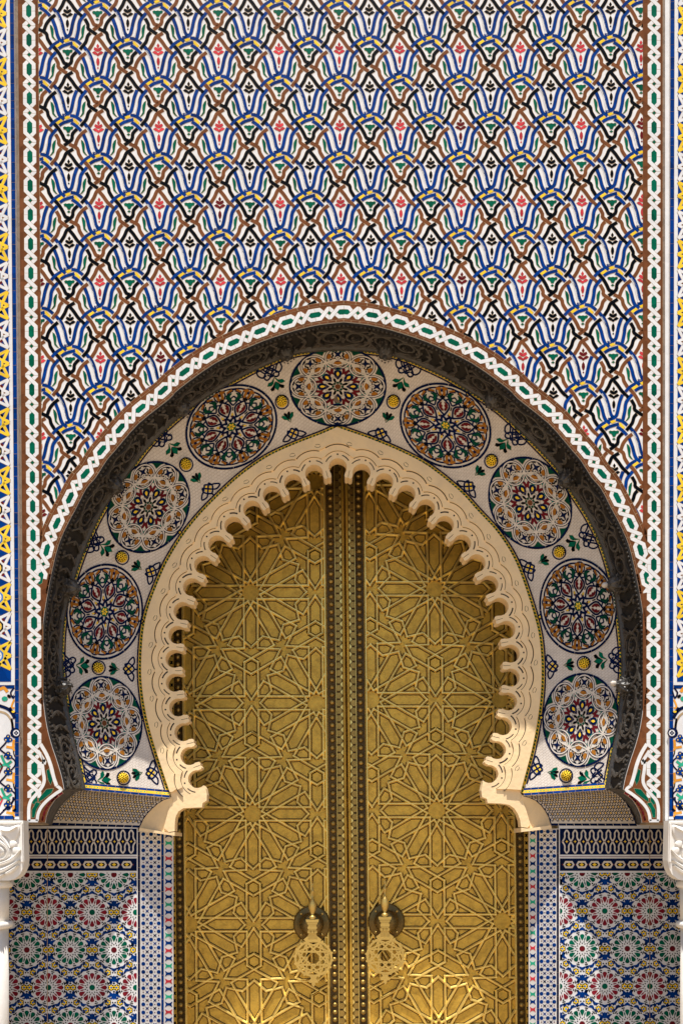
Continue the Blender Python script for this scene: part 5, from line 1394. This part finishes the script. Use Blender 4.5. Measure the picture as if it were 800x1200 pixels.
# ---------------------------------------------------------------- marble corbels and columns
def corbel(side):
    m_ = (lambda u: u) if side < 0 else (lambda u: 810.5 - u)
    D = -0.2; ff = flat(D)
    th = thing('marble_corbel', ('left' if side < 0 else 'right') + ' white marble block with carved leaf scrolls at the foot of the pilaster', 'corbel', tuple(P(m_(-5), 1032, -0.1)))
    k = DC / (DC + D)
    x1 = 27.5
    body = [(-75, 961.5), (x1, 961.5), (x1 + 0.6, 985), (x1 + 1.2, 1008), (x1 - 0.2, 1017), (x1 - 4, 1025), (x1 - 10, 1030), (x1 - 17, 1032), (-75, 1032)]
    vs, fs = prism([(m_(x), y) for x, y in body], ff, -0.17, 0.0)
    # side face goes straight back past the wall so that the block carries the wall above
    meshobj('corbel_block', vs, fs, ['marble'], th)
    mo = Mosaic(th, ff)
    def blob(pts, h, kd='carved_leaf'):
        h = h * 0.55; cxy = (sum(p[0] for p in pts) / len(pts), sum(p[1] for p in pts) / len(pts)); pts = [(cxy[0] + (p[0] - cxy[0]) * 1.12, cxy[1] + (p[1] - cxy[1]) * 1.12) for p in pts]
        # pillow shaped relief: three stacked outlines
        pts = crom([(m_(x), y) for x, y in pts], 3, closed=True)
        c = (sum(p[0] for p in pts) / len(pts), sum(p[1] for p in pts) / len(pts)); V, F = [], []; n_ = len(pts)
        for s_, hh in ((1, 0), (0.97, h * 0.5), (0.86, h * 0.85), (0.6, h), (0.25, h * 1.03)):
            for p in pts: V.append(ff(c[0] + (p[0] - c[0]) * s_, c[1] + (p[1] - c[1]) * s_, hh))
        for k_ in range(4):
            for i in range(n_): F.append((k_ * n_ + i, k_ * n_ + (i + 1) % n_, (k_ + 1) * n_ + (i + 1) % n_, (k_ + 1) * n_ + i))
        F.append(tuple(range(4 * n_, 5 * n_)))
        a = area(pts)
        if a > 0: F = [f_[::-1] for f_ in F]
        meshobj(kd, V, F, ['marble'], th, smooth=True)
    def leaf(path, wd, h=0.045):
        pts = crom(path, 5); n_ = len(pts); V, F = [], []
        for i, p in enumerate(pts):
            q0, q1 = pts[max(i - 1, 0)], pts[min(i + 1, n_ - 1)]; dx, dy = q1[0] - q0[0], q1[1] - q0[1]; l = math.hypot(dx, dy) or 1
            t = i / (n_ - 1); w_ = wd * (0.25 + 0.75 * math.sin(PI * min(1, 0.12 + t * 0.95)) ** 0.7)
            for o_, hh in ((-0.5, 0), (-0.42, 0.55), (-0.15, 1.0), (0, 0.72), (0.15, 1.0), (0.42, 0.55), (0.5, 0)):
                V.append(ff(m_(p[0] - dy / l * o_ * w_), p[1] + dx / l * o_ * w_, h * hh))
        for i in range(n_ - 1):
            for j in range(6):
                k_ = i * 7 + j; q = (k_, k_ + 1, k_ + 8, k_ + 7); F.append(q if side > 0 else q[::-1])
        meshobj('carved_leaf', V, F, ['marble'], th)
    blob([(0, 969), (12, 970), (24, 966.5), (22, 977), (15.5, 986), (9, 980), (2, 977)], 0.055)
    leaf([(3, 973), (13, 974), (22, 969)], 2.4, 0.06); leaf([(-12, 971), (-2, 976), (6, 984), (13, 994)], 6)
    blob([(13, 986), (18, 985.5), (20.5, 989), (18, 992.5), (13.5, 992)], 0.06); blob([(17, 993), (21.5, 993.5), (23, 997), (19.5, 1000), (16, 998)], 0.055)
    leaf([(-12, 984), (2, 987), (11, 996), (7, 1006), (-8, 1009)], 5.2); leaf([(-12, 992), (0, 993), (5, 998.5), (-3, 1003)], 3.6)
    leaf([(-14, 1014), (4, 1011.5), (16, 1006), (26, 996)], 6); leaf([(-14, 1023), (0, 1021), (12, 1016), (24, 1008)], 6)
    leaf([(8, 1024), (15, 1020), (23, 1014)], 5); leaf([(-14, 1029), (-2, 1028), (7, 1024)], 4)
    leaf([(-44, 972), (-30, 978), (-22, 992), (-34, 1004)], 7); leaf([(-46, 1010), (-32, 1012), (-20, 1022)], 7)
    # raised frame round the carving
    for pts in ([(-70, 964.2), (-20, 964.2), (x1 - 2, 964.2)], [(x1 - 1.5, 965), (x1 - 1.2, 985), (x1 - 0.6, 1010)]):
        pl = [(m_(x), y) for x, y in pts]; vs, fs = prism(strip(pl, 2.2), ff, 0, 0.025); meshobj('frame', vs, fs, ['marble'], th)
def column(side):
    D = 0.0
    th_loc = P(-14 if side < 0 else 821, BOT, D); th_loc.z = 0
    th = thing('marble_column', ('left' if side < 0 else 'right') + ' white marble column with a ring moulding under the carved block', 'column', tuple(th_loc))
    cx = th_loc.x
    def lat(prof, name):
        V, F = [], []; n_ = 40
        for z, r_ in prof:
            for i in range(n_): V.append((cx + r_ * math.cos(2 * PI * i / n_), D + r_ * math.sin(2 * PI * i / n_), z))
        for k in range(len(prof) - 1):
            for i in range(n_): F.append((k * n_ + i, k * n_ + (i + 1) % n_, (k + 1) * n_ + (i + 1) % n_, (k + 1) * n_ + i))
        F.append(tuple(range(n_))[::-1]); F.append(tuple(range((len(prof) - 1) * n_, len(prof) * n_)))
        meshobj(name, V, F, ['marble'], th, smooth=True)
    zz_ = lambda v: P(0, v, D).z
    a = 0.0
    lat([(zz_(1034) + 0.02, 0.26), (zz_(1034.5), 0.275), (zz_(1037), 0.285), (zz_(1039.5), 0.27), (zz_(1040.5), 0.245)], 'neck_ring')
    lat([(zz_(1040.5), 0.24), (zz_(1079.5), 0.235)], 'neck')
    lat([(zz_(1079.5), 0.25), (zz_(1080.5), 0.275), (zz_(1083.5), 0.285), (zz_(1086.5), 0.275), (zz_(1088), 0.245)], 'ring_moulding')
    lat([(zz_(1088), 0.23), (1.2, 0.235), (0.28, 0.235)], 'shaft')
    lat([(0.28, 0.24), (0.27, 0.29), (0.20, 0.31), (0.14, 0.29), (0.13, 0.33), (0.0, 0.34)], 'base')
for s_ in (-1, 1): corbel(s_); column(s_)
